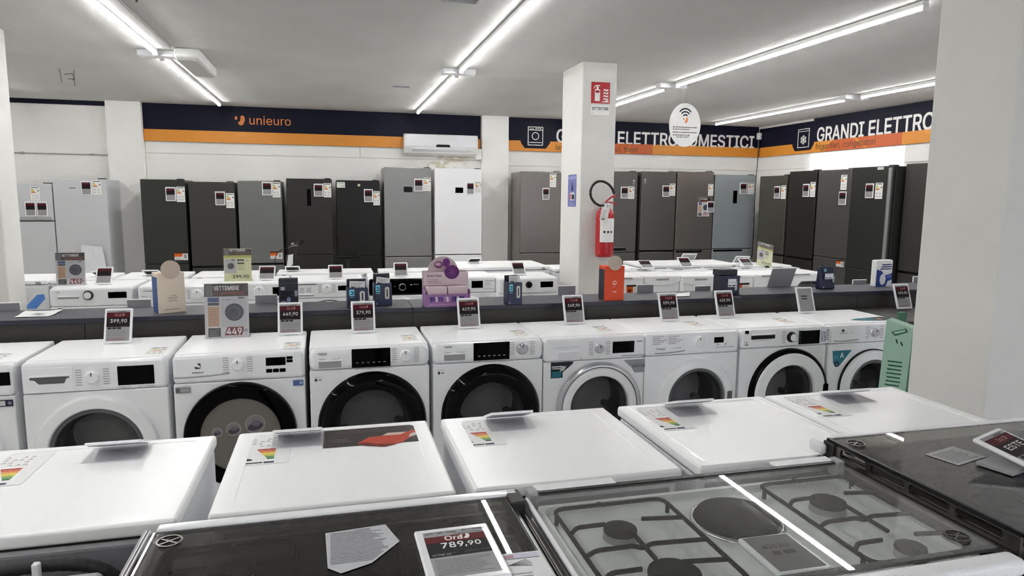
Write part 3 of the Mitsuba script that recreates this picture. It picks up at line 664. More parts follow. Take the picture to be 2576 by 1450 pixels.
for x, c, l in zip(WX, W, WL): washer(row(x), l, c, group='washing machines in the front row')
# picture sticker on the worktop of the last machine
wp = Thing('leaflet', 'teal and brown picture leaflet lying on the washing machine by the green carton', 'leaflet', row(2.908) @ tr(0, .8515, 0) @ rotx(-90))
wp.whole(tri_sticker([(.27, .14), (.33, .17), (.56, .20), (.585, .17), (.575, .10), (.46, .08), (.34, .1)], (52, 110, 122), ('quad', [(.44, .09), (.575, .105), (.56, .19), (.43, .17)], (70, 52, 48), 1), ('quad', [(.46, .11), (.5, .11), (.5, .15), (.46, .15)], (150, 120, 104), 2)), 'm_print')
# tags on the front row
FT = [(-1.061, .347, '399,90', 'price tag reading 399,90 on the leftmost full washing machine', -3), (-.23, .385, '449,90', 'price tag reading 449,90 beside the large September sign', 0), (.157, .357, '379,90', 'price tag reading 379,90 below the pair of navy boxes', 0),
      (.753, .355, '419,90', 'price tag reading 419,90 in front of the purple display', 0), (1.396, .355, '349,90', 'price tag left of the orange box', 0), (2.013, .329, '599,90', 'price tag in front of the crumpled white leaflet', 0),
      (2.425, .356, '429,90', 'price tag in front of the large navy box', 0), (3.067, .404, None, 'grey price tag without price on the second machine from the green carton', 0), (3.877, .415, '499,90', 'rightmost price tag, standing on the dark cabinet by the column', 0)]
for x, off, pr_, l, dg in FT: tag(row(x, off, .851 if x < 3.5 else .851, dg), l, pr_, lean=19, plain=pr_ is None, group='price tags on the front washing machines')
promo(row(-.547, .385, .851, 0), 'large September offer sign with 449 price on the black ringed washing machine', .216, .29, 'big', lean=7)

# ------------------------------------------------------------------ shelf behind the front row
def shelf(x0, x1, y0, y1, z, label):
    t = Thing('display_shelf', label, 'shelf', row(0, 0), group='display shelf sections')
    t.part('top', rbox(x0, x1, z - .022, z, -y1, -y0 - .004, .002, 1), 'm_shelf')
    t.part('edge_band', rbox(x0, x1, z - .026, z - .001, -y0 - .004, -y0, .0015, 1), 'm_edge')
    for a, b in ((x0, (x0 + x1) / 2 - .002), ((x0 + x1) / 2 + .002, x1)):
        t.part('back_panel', box(a, b, .02, z - .022, -y0 - .035 - .018, -y0 - .035), 'm_panel')
    for q in (x0 + .05, x1 - .07): t.part('support', box(q, q + .02, .0, z - .022, -y1 + .02, -y0 - .053), 'm_panel')
shelf(-3.0, .452, .552, .90, .955, 'long dark grey display shelf on the left, with the kraft and navy boxes')
shelf(.455, 2.655, .545, .885, .955, 'middle dark grey display shelf, with the purple display and orange box')
shelf(2.66, 4.6, .56, .91, .967, 'right dark grey display shelf, with the navy pouch and blue pack')
cab = Thing('low_cabinet', 'low dark cabinet right of the last front washing machine', 'cabinet', row(0))
cab.part('body', rbox(3.53, 4.75, 0.0, .825, -.56, -.04, .004, 1), 'm_dark'); cab.part('top', rbox(3.52, 4.76, .825, .848, -.575, -.02, .004, 1), 'm_dark')

# ------------------------------------------------------------------ goods on the shelf
SZ = .9555
def carton(M, label, w, h, d, mat, side=None, circle=None, pr_=None, cat_='box', name='carton', notch=True):
    t = Thing(name, label, cat_, M @ tr(-w / 2, 0, 0))
    b = rbox(0, w, 0, h, -d, 0, .002, 1)
    t.part('body', b, mat)
    if side: t.part('side_panel', box(-.0012, .0, .003, h * .9, -d + .003, -.003), side)
    if circle:
        r, up = circle
        t.part('round_flap', ext(ellipse(w / 2, h + up, r, r), .004, .001), 'm_kraft2')
    if pr_: t.part('print', pr_, 'm_print', M=tr(0, 0, .0006))
    return t
p = Print()
for i, (y, a, b) in enumerate(((.095, .06, .095), (.085, .045, .105), (.076, .055, .09), (.066, .05, .1), (.02, .03, .11))): p.rect(a, y, b, y + .0025, (120, 110, 100))
carton(front(-.862, 4.075, SZ, 27), 'pale kraft carton with round flap on the left shelf', .14, .222, .1, 'm_kraft', 'm_card_blue', (.05, .018), p)
p = Print(); p.poly(affinity.translate(Point(.07, .115).buffer(.014).difference(Point(.07, .115).buffer(.009)), 0, 0), (236, 210, 200)); p.rect(.066, .085, .07, .092, (236, 210, 200)); p.rect(.058, .055, .082, .06, (240, 220, 210)); p.rect(0, .19, .137, .191, (160, 44, 16))
carton(front(1.727, 4.03, SZ, 2), 'bright orange carton with round kraft flap on the middle shelf', .137, .222, .09, 'm_card_orange', 'm_card_dark', (.047, .02), p)
def coffee_box(M, label, w, h, d, flap, kind=0):
    t = Thing('navy_carton', label, 'box', group='navy boxes on the shelf', M=M @ tr(-w / 2, 0, 0))
    t.part('body', rbox(0, w, 0, h, -d, 0, .003, 1), 'm_card_navy')
    t.part('back_flap', rbox(.004, w - .004, h - .005, flap, -d, -d + .006, .002, 1), 'm_card_dark')
    p = Print(); p.rect(w * .1, h * .62, w * .34, h * .93, (120, 196, 216)); p.rect(w * .15, h * .68, w * .3, h * .72, (20, 40, 60), 2); p.rect(w * .15, h * .8, w * .3, h * .84, (20, 40, 60), 2); p.rect(w * .26, h * .72, w * .3, h * .84, (20, 40, 60), 2)
    p.rect(w * .12, h * .54, w * .32, h * .57, (120, 190, 206))
    p.poly(rrect(w * .6, h * .3, w * .85, h * .85, w * .1), (190, 188, 184)); p.rect(w * .7, h * .4, w * .76, h * .75, (30, 28, 30), 2)
    p.poly(Polygon([(w * .1, h * .1), (w * .9, h * .2), (w * .9, h * .24), (w * .1, h * .15)]), (40, 60, 104))
    p.poly(Point(w * .14, h * .1).buffer(w * .035), (180, 190, 200), 2)
    t.part('print', p, 'm_print', M=tr(0, 0, .0006))
    q = Print(); cw = w * .75; q.card(0, 0, cw, .045, (206, 204, 206), .0008); q.lines(.006, .008, cw - .006, .04, 4, (130, 128, 132), 1, .4); q.rect(.008, .006, .03, .012, (40, 40, 44), 2)
    t.part('price_card', q, 'm_print', M=tr(w * .12, h - .004, -.012) @ rotx(-14) @ rotz(-3 if kind == 0 else -8))
    return t
coffee_box(front(.132, 4.045, SZ, 3), 'left box of the navy capsule machine pair on the left shelf', .118, .118, .09, .162)
coffee_box(front(.281, 4.10, SZ, 2), 'right box of the navy capsule machine pair on the left shelf', .106, .134, .09, .185, 1)
coffee_box(front(1.063, 3.99, SZ, 3), 'single navy capsule machine box right of the purple display', .092, .136, .09, .172)
p = Print(); p.rect(.01, .088, .034, .108, (170, 174, 182)); p.rect(.09, .05, .105, .085, (150, 154, 168)); p.lines(.01, .04, .085, .085, 4, (14, 16, 26), 1, .5); p.rect(.01, .004, .04, .022, (150, 152, 160)); p.poly(ellipse(.055, .03, .012, .018), (120, 130, 160)); p.rect(.0, .127, .11, .1285, (90, 96, 110))
carton(front(-.263, 4.25, SZ, 1), 'tall dark navy carton with white codes behind the 449 tag', .108, .155, .07, 'm_card_dark', None, None, p, name='navy_carton')
p = Print(); p.rect(.05, .06, .115, .115, (226, 228, 236)); p.rect(.055, .066, .075, .074, (40, 44, 60), 2); p.rect(.082, .066, .104, .074, (40, 44, 60), 2); p.rect(.058, .09, .1, .093, (120, 124, 140), 2); p.poly(rrect(.104, .035, .122, .1, .008), (190, 190, 196), 2)
c_ = carton(front(2.60, 4.09, SZ, 2), 'large navy carton with white price card left of the clear sign', .142, .135, .1, 'm_card_navy', 'm_card_dark', None, p, name='navy_carton')
c_.part('lid', rbox(-.01, .13, .135, .178, -.1, -.012, .006, 2), 'm_card_dark', smooth=40)
p = Print(); p.rect(.03, .075, .105, .115, (224, 226, 234)); p.rect(.036, .08, .056, .086, (50, 54, 70), 2); p.rect(.066, .08, .09, .086, (50, 54, 70), 2); p.poly(ellipse(.03, .14, .013, .013), (110, 160, 176)); p.poly(rrect(.1, .05, .116, .1, .007), (170, 172, 180)); p.poly(Point(.026, .016).buffer(.006), (170, 176, 190))
bag = Thing('coffee_pouch', 'navy pouch with white price card on the right shelf', 'pouch', front(3.45, 4.18, SZ + .011, 3) @ tr(-.066, 0, 0))
m = rbox(0, .132, 0, .165, -.06, 0, .012, 3); v = np.array(m.vertices); v[:, 2] = -.03 + (v[:, 2] + .03) * np.clip(1.15 - (v[:, 1] / .165) ** 3, .12, 1); m.vertices = v
bag.part('body', m, 'm_card_navy', smooth=40); bag.part('print', p, 'm_print', M=tr(0, 0, .0025))
bag.part('top_seal', tube(spline([(.0, .165, -.03), (.02, .185, -.028), (.04, .172, -.03)], 10), .002, 5), 'm_card_dark')
# purple display
pd = Thing('counter_display', 'mauve and purple counter display with arched back on the middle shelf', 'display box', front(.518, 3.99, SZ, 1))
Wd = .27
pd.part('tray', cat(box(0, Wd, 0, .006, -.13, 0), box(0, Wd, .0, .075, -.004, 0), box(0, .004, 0, .1, -.13, 0), box(Wd - .004, Wd, 0, .1, -.13, 0)), 'm_card_purple')
arch = unary_union([sbox(0, 0, Wd, .205), ellipse(Wd * .47, .2, Wd * .34, .09)])
pd.part('back_board', ext(arch, .004, -.13), 'm_card_mauve')
pd.part('upper_front', box(0, Wd, .122, .2, -.07, -.066), 'm_card_mauve')
p = Print()
for x, y, a, b, c in ((.09, .245, .026, .02, (104, 56, 100)), (.137, .258, .022, .026, (96, 46, 104)), (.17, .2, .045, .042, (88, 40, 96))): p.poly(ellipse(x, y, a, b), c)
p.poly(ellipse(.087, .248, .018, .01), (190, 150, 170), 2)
for i in range(4): p.poly(affinity.rotate(sbox(.135, .197 + .0, .205, .199), 40 * i + 20, origin=(.17, .2)), (130, 84, 140), 2)
p.text('Buona Rosa', .02, .172, .018, (90, 64, 84), 1, wide=.085); p.lines(.02, .135, .11, .165, 3, (120, 96, 112), 1, .25)
pd.part('back_print', p, 'm_print', M=tr(0, 0, -.0655))
q = Print(); r = random.Random(3)
for k in range(14):
    x = .03 + .016 * k; q.quad([(x, .03), (x + .014, .028 + .02 * r.random()), (x + .01, .062), (x - .004, .06)], random.Random(k).choice([(206, 186, 206), (92, 66, 128), (150, 110, 160), (70, 52, 110)]), 1)
q.rect(.02, .012, .25, .018, (170, 130, 170))
pd.part('front_print', q, 'm_print', M=tr(0, 0, .0006))
for k in range(2):
    pd.part('insert', rbox(.012 + k * .126, .132 + k * .126, .006, .118, -.062, -.01, .003, 1), 'm_card_mauve')
# detergent pouch
dp = Thing('detergent_pack', 'white and blue detergent pack standing at the right end of the shelf', 'pack', front(3.985, 4.24, SZ + .011, 6) @ tr(-.08, 0, 0))
m = rbox(0, .165, 0, .2, -.05, 0, .01, 3); dp.part('pack', m, 'm_paper', smooth=40)
p = Print(); p.poly(Polygon([(.004, .0), (.16, .0), (.16, .1), (.09, .085), (.05, .12), (.004, .13)]), (44, 66, 132)); p.poly(ellipse(.068, .055, .03, .042), (224, 226, 234), 2); p.quad([(.1, .0), (.16, .0), (.16, .05), (.12, .04)], (222, 224, 232), 2)
p.quad([(.105, .06), (.155, .065), (.155, .095), (.11, .09)], (96, 106, 170), 3)
for i in range(3): p.rect(.04 + .008 * (2 - i), .15 - .016 * i + .01, .15, .159 - .016 * i + .01, (70, 76, 120), 2)
dp.part('print', p, 'm_print', M=tr(0, 0, .0006))
# leaflets
def leaf(pts, z, label, marks, name='leaflet', curl=.012, seed=1):
    t = Thing(name, label, 'leaflet')
    P = np.array(pts, float); n = 8; u, v_ = np.meshgrid(np.linspace(0, 1, n), np.linspace(0, 1, n))
    G = (1 - u)[..., None] * (1 - v_)[..., None] * P[0] + u[..., None] * (1 - v_)[..., None] * P[1] + u[..., None] * v_[..., None] * P[2] + (1 - u)[..., None] * v_[..., None] * P[3]
    Z = z + .001 + curl * np.maximum(0, u + v_ - 1.2) ** 2 + curl * .25 * meshkit.noise(np.stack([u * 3, v_ * 3, u * 0 + seed], -1))
    V = np.concatenate([G, Z[..., None]], -1).reshape(-1, 3)
    F = [(j * n + i, j * n + i + 1, (j + 1) * n + i + 1, (j + 1) * n + i) for j in range(n - 1) for i in range(n - 1)]
    F = [q for a, b, c, d in F for q in ((a, b, c), (a, c, d))]
    r = random.Random(seed); C = np.broadcast_to(lin((226, 226, 224)), (len(V), 3)).copy()
    for k in marks: C[k] = lin((150, 150, 152))
    m = mesh(np.vstack([V, V + [0, 0, -.0008]]), np.vstack([F, np.array(F)[:, ::-1] + len(V)]))
    scene_key = t.key; _used[t.key] = 1
    scene[scene_key] = mikit.ply(m, 'm_print', smooth=False, color=np.vstack([C, C]))
leaf([(-1.62, 4.075), (-1.46, 4.07), (-1.45, 4.25), (-1.645, 4.275)], SZ, 'white leaflet lying on the left end of the shelf', (20, 21, 27, 28, 35, 36), curl=.015)
leaf([(2.12, 4.10), (2.30, 4.10), (2.35, 4.19), (2.12, 4.24)], SZ, 'crumpled white leaflet lying on the middle shelf', (18, 19, 26, 34), curl=.02, seed=5)
# tags at the back of the shelf, facing away
for x, bk_, z, up, l in ((-1.745, .90, SZ, .045, 'grey back of a price tag at the far left end of the shelf'), (-1.085, .90, SZ, .045, 'grey back of a price tag left of the kraft carton'), (-.39, .90, SZ, .052, 'grey back of a price tag behind the large September sign'),
                         (1.53, .885, SZ, .062, 'grey back of a price tag in front of the fire column'), (2.11, .885, SZ, .056, 'grey back of a price tag right of the orange box'), (2.56, .885, SZ, .036, 'grey back of a price tag behind the large navy carton'),
                         (3.93, .91, SZ + .011, .036, 'grey back of a price tag left of the blue detergent pack'), (4.50, .91, SZ + .011, .05, 'grey back of a price tag by the right column edge')):
    hgt = .14
    t = Thing('price_tag', l, 'price tag', row(x, bk_ + .0145, z + up - hgt, 180) @ tr(-.065, 0, 0), group='tags facing away at the back of the shelf')
    t.part('frame', rbox(0, .13, 0, hgt, -.01, 0, .004, 2), 'm_white', smooth=40)
    t.part('back_cover', rbox(.003, .127, .003, hgt - .004, -.014, -.0095, .003, 1), 'm_tagback')
    t.part('screen', tag_print(.13, hgt, None, False), 'm_print')
bc = Thing('blue_card', 'blue card leaning at the back of the left shelf by the pillar', 'card', front(-1.665, 4.37, SZ, 0) @ rotx(-10))
bc.whole(ext(Polygon([(-.005, 0), (.04, 0), (.085, .055), (.078, .082), (.045, .078), (-.005, .02)]), .004), 'm_blue')
ak = Thing('acrylic_sign_holder', 'clear acrylic sign holder with grey sheet at the back of the right shelf', 'sign holder', front(3.2, 4.40, SZ + .011, 180) @ rotx(-22))
ak.part('sheet', stick(.2, .15, ('rect', .0, .1, .2, .15, (150, 150, 156), 1), base=(166, 166, 174)), 'm_print', M=tr(-.1, 0, 0))
ak.part('sheet_back', box(-.1, .1, 0.0, .15, -.003, -.0015), 'm_grey_plastic')
ak.part('cover', box(-.105, .105, 0, .155, .002, .004), 'g_acrylic')
ak = Thing('acrylic_tag_holder', 'low clear tag holder right of the grey sheet sign', 'sign holder', front(3.45, 4.41, SZ + .011, 180) @ rotx(-50))
ak.part('plate', rbox(-.085, .085, 0, .065, -.004, 0, .002, 1), 'm_tagback'); ak.part('sticker', box(-.075, -.035, .02, .045, -.0055, -.004), 'm_card_blue')
ak.part('frame', cat(rbox(-.088, .088, .062, .068, -.006, .002, .002, 1), rbox(-.09, -.084, 0, .068, -.006, .002, .002, 1)), 'm_white')

# ------------------------------------------------------------------ second row: machines facing the viewer behind the shelf
def w2(x0, x1, y, label, c, deg=0):
    c = dict(c); c['w'] = x1 - x0
    return washer(front(x0, y, 0, deg), label, c, d=.5, group='washing machines in the second row')
w2(-2.19, -1.60, 6.15, 'white washing machine with black dial rim behind the left shelf, carrying a September sign', dict(pb=.70, door=(.31, .42), rg=.17, rings=[('m_white', .25, .17, 0, .035, 'door_ring')], rec=(.06, .765, .21, .782), recmat='m_grey_plastic', dial=(.277, .79, .034, 'm_dark'), dialcap='m_white', disp=(.42, .762, .555, .812), ticks=False, words=[('LG', .05, .812, .014, (90, 90, 94))],
   stickers=[('round black energy sticker', tri_sticker([(.05 + .05 * math.cos(a), .05 + .05 * math.sin(a)) for a in np.linspace(0, 6.28, 25)[:-1]], (26, 26, 28), ('text', 'A', .02, .03, .04, (190, 190, 190), 1), ('lines', .05, .045, .085, .07, 2, (170, 170, 170), 1)), .02, .59), ('grey sticker', stick(.036, .05, ('rect', .008, .01, .028, .03, (90, 90, 92), 1), base=(170, 170, 168)), .525, .625)]))
base2 = dict(pb=.70, door=(.3, .42), rg=.17)
w2(-1.555, -.96, 6.16, 'white washing machine half hidden by the kraft carton', dict(base2, rings=[('m_black', .262, .25, 0, .012, 'door_rim'), ('m_white', .255, .17, 0, .034, 'door_ring')], groove=(.03, .77, .16, .768), rec=(.05, .745, .16, .76), recmat='m_white2', dial=(.45, .775, .04, 'm_white'), marks=[(.04, .81, .11, .814)]))
w2(-.955, -.40, 6.24, 'white washing machine behind the large September sign', dict(base2, w=.555, rings=[('m_white', .25, .17, 0, .034, 'door_ring')], dial=(.33, .775, .045, 'm_white'), ticks=False, disp=(.44, .735, .51, .81), btn=[(.522, .785, .542, .805), (.522, .76, .542, .775)]))
w2(-.385, .26, 6.26, 'white washing machine with blue corner sticker behind the navy boxes', dict(base2, door=(.34, .42), rings=[('m_black', .262, .252, 0, .012, 'door_rim'), ('m_white', .256, .17, 0, .034, 'door_ring')], dial=(.325, .785, .034, 'm_white'), disp=(.42, .765, .52, .808), rec=(.06, .722, .21, .735), recmat='m_grey_plastic', marks=[(.03 + .06 * j, .755 + .012 * i, .07 + .06 * j, .758 + .012 * i) for i in range(4) for j in range(3)] + [(.07, .822, .24, .83, (90, 90, 92))],
   stickers=[('blue corner sticker', tri_sticker([(0, 0), (.09, 0), (.13, .045), (0, .045)], (84, 112, 176)), .06, .62)]))
w2(.31, .905, 6.33, 'white washing machine with full width black control panel behind the shelf', dict(base2, pmat='m_gloss', rings=[('m_white', .255, .2, 0, .03, 'door_ring'), ('m_gloss', .2, .17, 0, .034, 'inner_ring')], dial=(.30, .775, .03, 'm_chrome'), dialcap='m_gloss', marks=[(.37, .79, .39, .797, (220, 220, 220)), (.4, .795, .45, .799, (200, 200, 200)), (.22, .78, .24, .782, (200, 200, 200))], ticks=False))
w2(.925, 1.50, 6.36, 'white washing machine with small black display right behind the purple display', dict(base2, door=(.29, .42), rings=[('m_white', .255, .2, 0, .03, 'door_ring'), ('m_gloss', .2, .17, 0, .034, 'inner_ring')], disp=(.34, .745, .45, .812), dial=(.24, .785, .03, 'm_white'), marks=[(.47, .81, .56, .813), (.47, .78, .52, .783), (.46, .735, .57, .737)]))
w2(1.50, 2.075, 6.20, 'white washing machine with black dial and red lit display left of the fire column', dict(base2, door=(.31, .43), rings=[('m_gloss', .25, .17, 0, .036, 'door_ring')], dial=(.285, .785, .028, 'm_black'), ticks=False, disp=(.40, .757, .525, .812), marks=[(.42, .72, .55, .722, (150, 150, 152)), (.1, .72, .2, .722, (180, 180, 182))]))
tag(front(-1.85, 6.31, .851, 0), 'price tag leaning back beside the small September sign', None, w=.125, h=.16, lean=32, fine=False)
tag(front(-.575, 6.37, .851, -2), 'price tag leaning back right of the yellow September sign', None, w=.14, h=.15, lean=40, fine=False)
tag(front(.018, 6.36, .851, 0), 'price tag on the second row machine with the blue corner sticker', None, w=.13, h=.14, lean=30, fine=False)
tag(front(.61, 6.42, .851, 0), 'price tag on the machine with the black control panel', None, w=.13, h=.15, lean=32, fine=False)
tag(front(1.745, 6.37, .851, 0), 'price tag on the machine with black dial left of the fire column', None, w=.13, h=.16, lean=45, fine=False)
promo(front(-2.09, 6.33, .851, 2), 'small September offer sign with 449 price on the far left machine', .21, .27, 'big', lean=6)
promo(front(-.81, 6.38, .851, 0), 'yellow September offer sign standing on a second row machine', .225, .285, 'yellow', lean=4)

# white appliances standing back to back behind the second row
def block(x0, x1, y0, y1, z, label, group='white appliances standing behind the second row', seam=True, lid='m_lid'):
    t = Thing('back_row_appliance', label, 'appliance', group=group)
    t.part('body', rbox(x0 + .004, x1 - .004, y0, y1 - .01, .015, z - .04, .006, 1), 'm_white2')
    t.part('worktop', rbox(x0, x1, y0 - .005, y1, z - .035, z, .008, 2), lid, smooth=40)
    t.part('rear_panel', rbox(x0 + .03, x1 - .03, y0 - .006, y0 + .002, .1, z - .06, .002, 1), 'm_white2')
    for q in (x0 + .05, x1 - .09): t.part('hinge_cap', rbox(q, q + .04, y0 - .012, y0, z - .034, z - .012, .003, 1), 'm_grey_plastic')
BL = [(-2.98, -2.39, 'leftmost white appliance top beside the left pillar'), (-2.37, -1.93, 'white appliance top behind the machine with the small September sign'), (-1.88, -1.31, 'white appliance top behind the kraft carton'), (-1.26, -.64, 'white appliance top behind the yellow September sign')]
for x0, x1, l in BL: block(x0, x1, 6.70 if x0 < -1.5 else 6.78, 7.26, .855, l)
block(-.53, .38, 6.87, 7.25, .86, 'extra wide white appliance top in front of the exercise bike')
block(.44, 1.05, 6.90, 7.2, .86, 'white appliance top behind the machine with black control panel')
block(1.10, 2.215, 6.90, 7.58, .885, 'raised white appliance top left of the fire column')
block(2.25, 2.60, 6.85, 7.3, .86, 'white appliance top just behind the fire column')
for x, y, z, l in ((-2.03, 6.98, .856, 'tag lying on the white top behind the small September sign'), (-1.62, 7.0, .856, 'tag lying on the white top behind the kraft carton'), (-.39, 7.12, .861, 'upright tag edge on the extra wide white top'), (.66, 7.1, .861, 'tag edge on the white top behind the black panel'), (1.50, 7.45, .886, 'tag lying on the raised white top left of the fire column')):
    t = Thing('price_tag', l, 'price tag', front(x, y, z + .0145, 180) @ rotx(-72) @ tr(-.07, 0, 0)); t.part('frame', rbox(0, .14, 0, .15, -.012, 0, .004, 2), 'm_white', smooth=40); t.part('back_cover', rbox(.012, .128, .012, .138, -.0135, -.011, .003, 1), 'm_dark'); t.part('screen', tag_print(.14, .15, None, False), 'm_print')

# narrow top loading machines right of the column
def toploader(x0, x1, y, label, kind, z=.85, d=.6, sticker=None):
    t = Thing('top_loader', label, 'washing machine', front(x0, y, 0), group='narrow top loading machines right of the column'); w = x1 - x0
    t.part('body', rbox(0, w, .015, z - .02, -d, 0, .012, 2), 'm_white', smooth=40)
    if kind == 'curved':
        g = Polygon([(0, z - .005), (0, z - .055)] + [(w * u, z - .055 - .035 * min(1, 4 * u * (1 - u) * 1.15)) for u in np.linspace(.05, .95, 15)] + [(w, z - .055), (w, z - .005)])
        t.part('lid_apron', ext(g, .012, -.002), 'm_white')
        t.part('lid_handle', rbox(w * .32, w * .68, z - .04, z - .024, .008, .016, .004, 2), 'm_grey_plastic', smooth=40)
        t.part('lid', rbox(0, w, z - .022, z + .004, -d * .62, .012, .01, 2), 'm_lid', smooth=40)
    else:
        t.part('lid', rbox(.002, w - .002, z - .03, z + .002, -d * .62, .006, .008, 2), 'm_lid', smooth=40)
        t.part('lid_handle', rbox(w * .2, w * .62, z - .024, z - .008, .003, .012, .003, 2), 'm_grey_plastic', smooth=40)
    t.part('control_panel', rbox(.002, w - .002, z - .02, z + .012, -d, -d * .64, .008, 2), 'm_white2', smooth=40)
    t.part('display', rbox(w * .35, w * .62, z + .0115, z + .0135, -d * .8, -d * .72, .001, 1), 'm_black')
    t.part('dial', at(turn(disc(.022, .02, 24, .004), -90, (1, 0, 0)), w * .2, z + .012, -d * .76), 'm_dark' if kind == 'dark' else 'm_white', smooth=40)
    if sticker:
        p = Print(); p.card(0, 0, .15, .11, (226, 222, 218), .0005); p.rect(0, .09, .15, .11, (50, 40, 40)); p.rect(0, .02, .07, .09, (206, 84, 34)); p.rect(.015, .035, .05, .07, (90, 40, 24), 2); p.rect(0, .0, .15, .012, (206, 84, 34)); p.lines(.08, .03, .145, .085, 4, (150, 120, 116), 1, .4)
        t.part('sticker', p, 'm_print', M=tr(sticker, z - .19, .0012), L='orange and white offer sticker')
toploader(2.60, 2.935, 6.12, 'narrow top loading washing machine next to the fire column, with offer sticker', 'flat', sticker=.15)
toploader(2.94, 3.315, 6.12, 'narrow top loading washing machine with curved lid, left one of the curved pair', 'curved')
toploader(3.32, 3.705, 6.06, 'narrow top loading washing machine with curved lid, right one of the curved pair', 'curved')
toploader(3.715, 4.11, 6.06, 'narrow top loading washing machine behind the large navy carton, with offer sticker', 'flat', sticker=.20)
toploader(4.12, 4.52, 6.06, 'narrow top loading washing machine behind the clear sign holder', 'flat')
toploader(4.53, 4.99, 6.12, 'rightmost narrow top loading washing machine with dark dial, by the right wall fridges', 'dark')
for x0, x1, y0, y1, z, l in ((2.66, 3.2, 6.78, 7.2, .858, 'low white appliance top behind the narrow machines beside the fire column'), (3.25, 4.42, 6.80, 7.36, .885, 'wide raised white appliance top behind the curved lid pair'), (4.46, 5.1, 6.80, 7.2, .86, 'white appliance top behind the rightmost narrow machine')):
    block(x0, x1, y0, y1, z, l)
for x, y, z, ln, dg, l in ((2.80, 6.50, .878, 62, 0, 'leaning tag on the narrow machine beside the fire column'), (3.15, 6.48, .878, 62, 0, 'leaning tag on the left curved lid machine'), (3.62, 6.52, .878, 50, 0, 'leaning tag on the right curved lid machine'), (4.35, 6.5, .878, 60, 0, 'leaning tag on the machine behind the clear sign holder')):
    tag(front(x, y, z, dg), l, None, w=.14, h=.15, lean=ln, fine=False)
for x, y, l in ((4.02, 7.25, 'white back of a tag standing on the wide raised top'), (4.62, 7.1, 'grey back of a tag behind the tilted yellow sign')):
    t = Thing('price_tag', l, 'price tag', front(x, y, .901 if x < 4.4 else .876, 168) @ rotx(-52) @ tr(-.08, 0, 0)); t.part('frame', rbox(0, .17, 0, .13, -.012, 0, .004, 2), 'm_white', smooth=40); t.part('back_cover', rbox(.01, .16, .01, .12, -.0135, -.011, .003, 1), 'm_grey_plastic'); t.part('screen', tag_print(.17, .13, None, False), 'm_print')
promo(front(4.60, 6.60, .875, 4) @ rotz(-14), 'tilted yellow September sheet on the narrow machines by the right wall', .21, .26, 'yellow', lean=16)

# ------------------------------------------------------------------ fridges
def fridge(M, w, h, seam, mat, label, d=.565, gap='line', handle=None, disp=None, elabel=None, sticker=None, extra=None, side=None, top_first=False, bar=False, logo_=None):
    t = Thing('fridge', label, 'fridge', M, group='fridges along the walls')
    t.part('cabinet', rbox(0, w, .03, h - .004, -d, -.045, .006, 2), side or mat, smooth=40)
    g = .012 if gap == 'line' else .028
    a = t.part('door', rbox(.001, w - .001, seam + g / 2, h, -.04, 0, .008, 2), mat, smooth=40)
    b = t.part('door', rbox(.001, w - .001, .06, seam - g / 2, -.04, 0, .008, 2), mat, smooth=40)
    if gap != 'line': t.part('handle_channel', box(.01, w - .01, seam - g / 2 - .002, seam + g / 2 + .002, -.044, -.03), 'm_black')
    else: t.part('door_gasket', box(.01, w - .01, seam - g / 2 - .002, seam + g / 2 + .002, -.044, -.012), 'm_rubber')
    t.part('hinge_cover', rbox(w - .1, w - .02, h - .006, h + .012, -.1, -.02, .005, 2), 'm_dark', smooth=40)
    t.part('plinth', box(.02, w - .02, .0, .05, -d + .03, -.06), 'm_dark')
    if bar: t.part('handle_bar', rbox(w - .05, w - .004, .08, h - .02, -.01, .034, .018, 3), 'f_inox', smooth=40)
    if handle == 'dark': t.part('handle_slot', rbox(.02, w * .75, seam - .045, seam - .012, -.004, .003, .004, 1), 'm_black', under=b)
    if handle == 'chrome': t.part('handle_slot', cat(rbox(.02, w * .72, seam + .02, seam + .07, -.004, .002, .003, 1)), 'm_black', under=a); 
    if handle == 'chrome': t.part('handle_rim', cat(rbox(.02, w * .72, seam + .068, seam + .074, -.004, .006, .002, 1), rbox(.02, w * .72, seam + .014, seam + .02, -.004, .006, .002, 1)), 'm_chrome', under=a)
    if disp: t.part('display', rbox(disp[0], disp[1], disp[2], disp[3], -.004, .0025, .003, 1), 'm_gloss', under=a)
    if elabel: t.part('energy_label', fridge_label(elabel[1] - elabel[0], elabel[3] - elabel[2]), 'm_print', under=a, M=tr(elabel[0], elabel[2], .0012))
    if sticker:
        x0, x1, z0, z1 = sticker; p = Print(); ww, hh = x1 - x0, z1 - z0
        p.card(0, 0, ww, hh, (222, 220, 216), .0006); p.rect(0, hh * .82, ww, hh, (70, 34, 30)); p.rect(0, hh * .42, ww * .6, hh * .82, (206, 96, 44)); p.rect(ww * .68, hh * .2, ww * .92, hh * .7, (150, 148, 146)); p.lines(ww * .05, hh * .08, ww * .6, hh * .36, 2, (160, 150, 146), 1, .4)
        t.part('offer_sticker', p, 'm_print', under=b if z1 < seam else a, M=tr(x0, z0, .0012))
    if logo_: t.part('logo_print', logo_[0], 'm_print', under=a, M=tr(logo_[1], logo_[2], .0012))
    if extra: extra(t, a, b)
    return t
FYF = 9.90
def ft(X, z0, label, w=.128, h=.18, M=None):
    t = Thing('fridge_price_tag', label, 'price tag', M if M is not None else front(X, FYF - .004, z0, 0), group='price tags on the fridges')
    t.part('frame', rbox(0, w, 0, h, .0, .01, .004, 2), 'm_white', smooth=40)
    t.part('screen', tag_print(w, h, None, False), 'm_print', M=tr(0, 0, .0105))
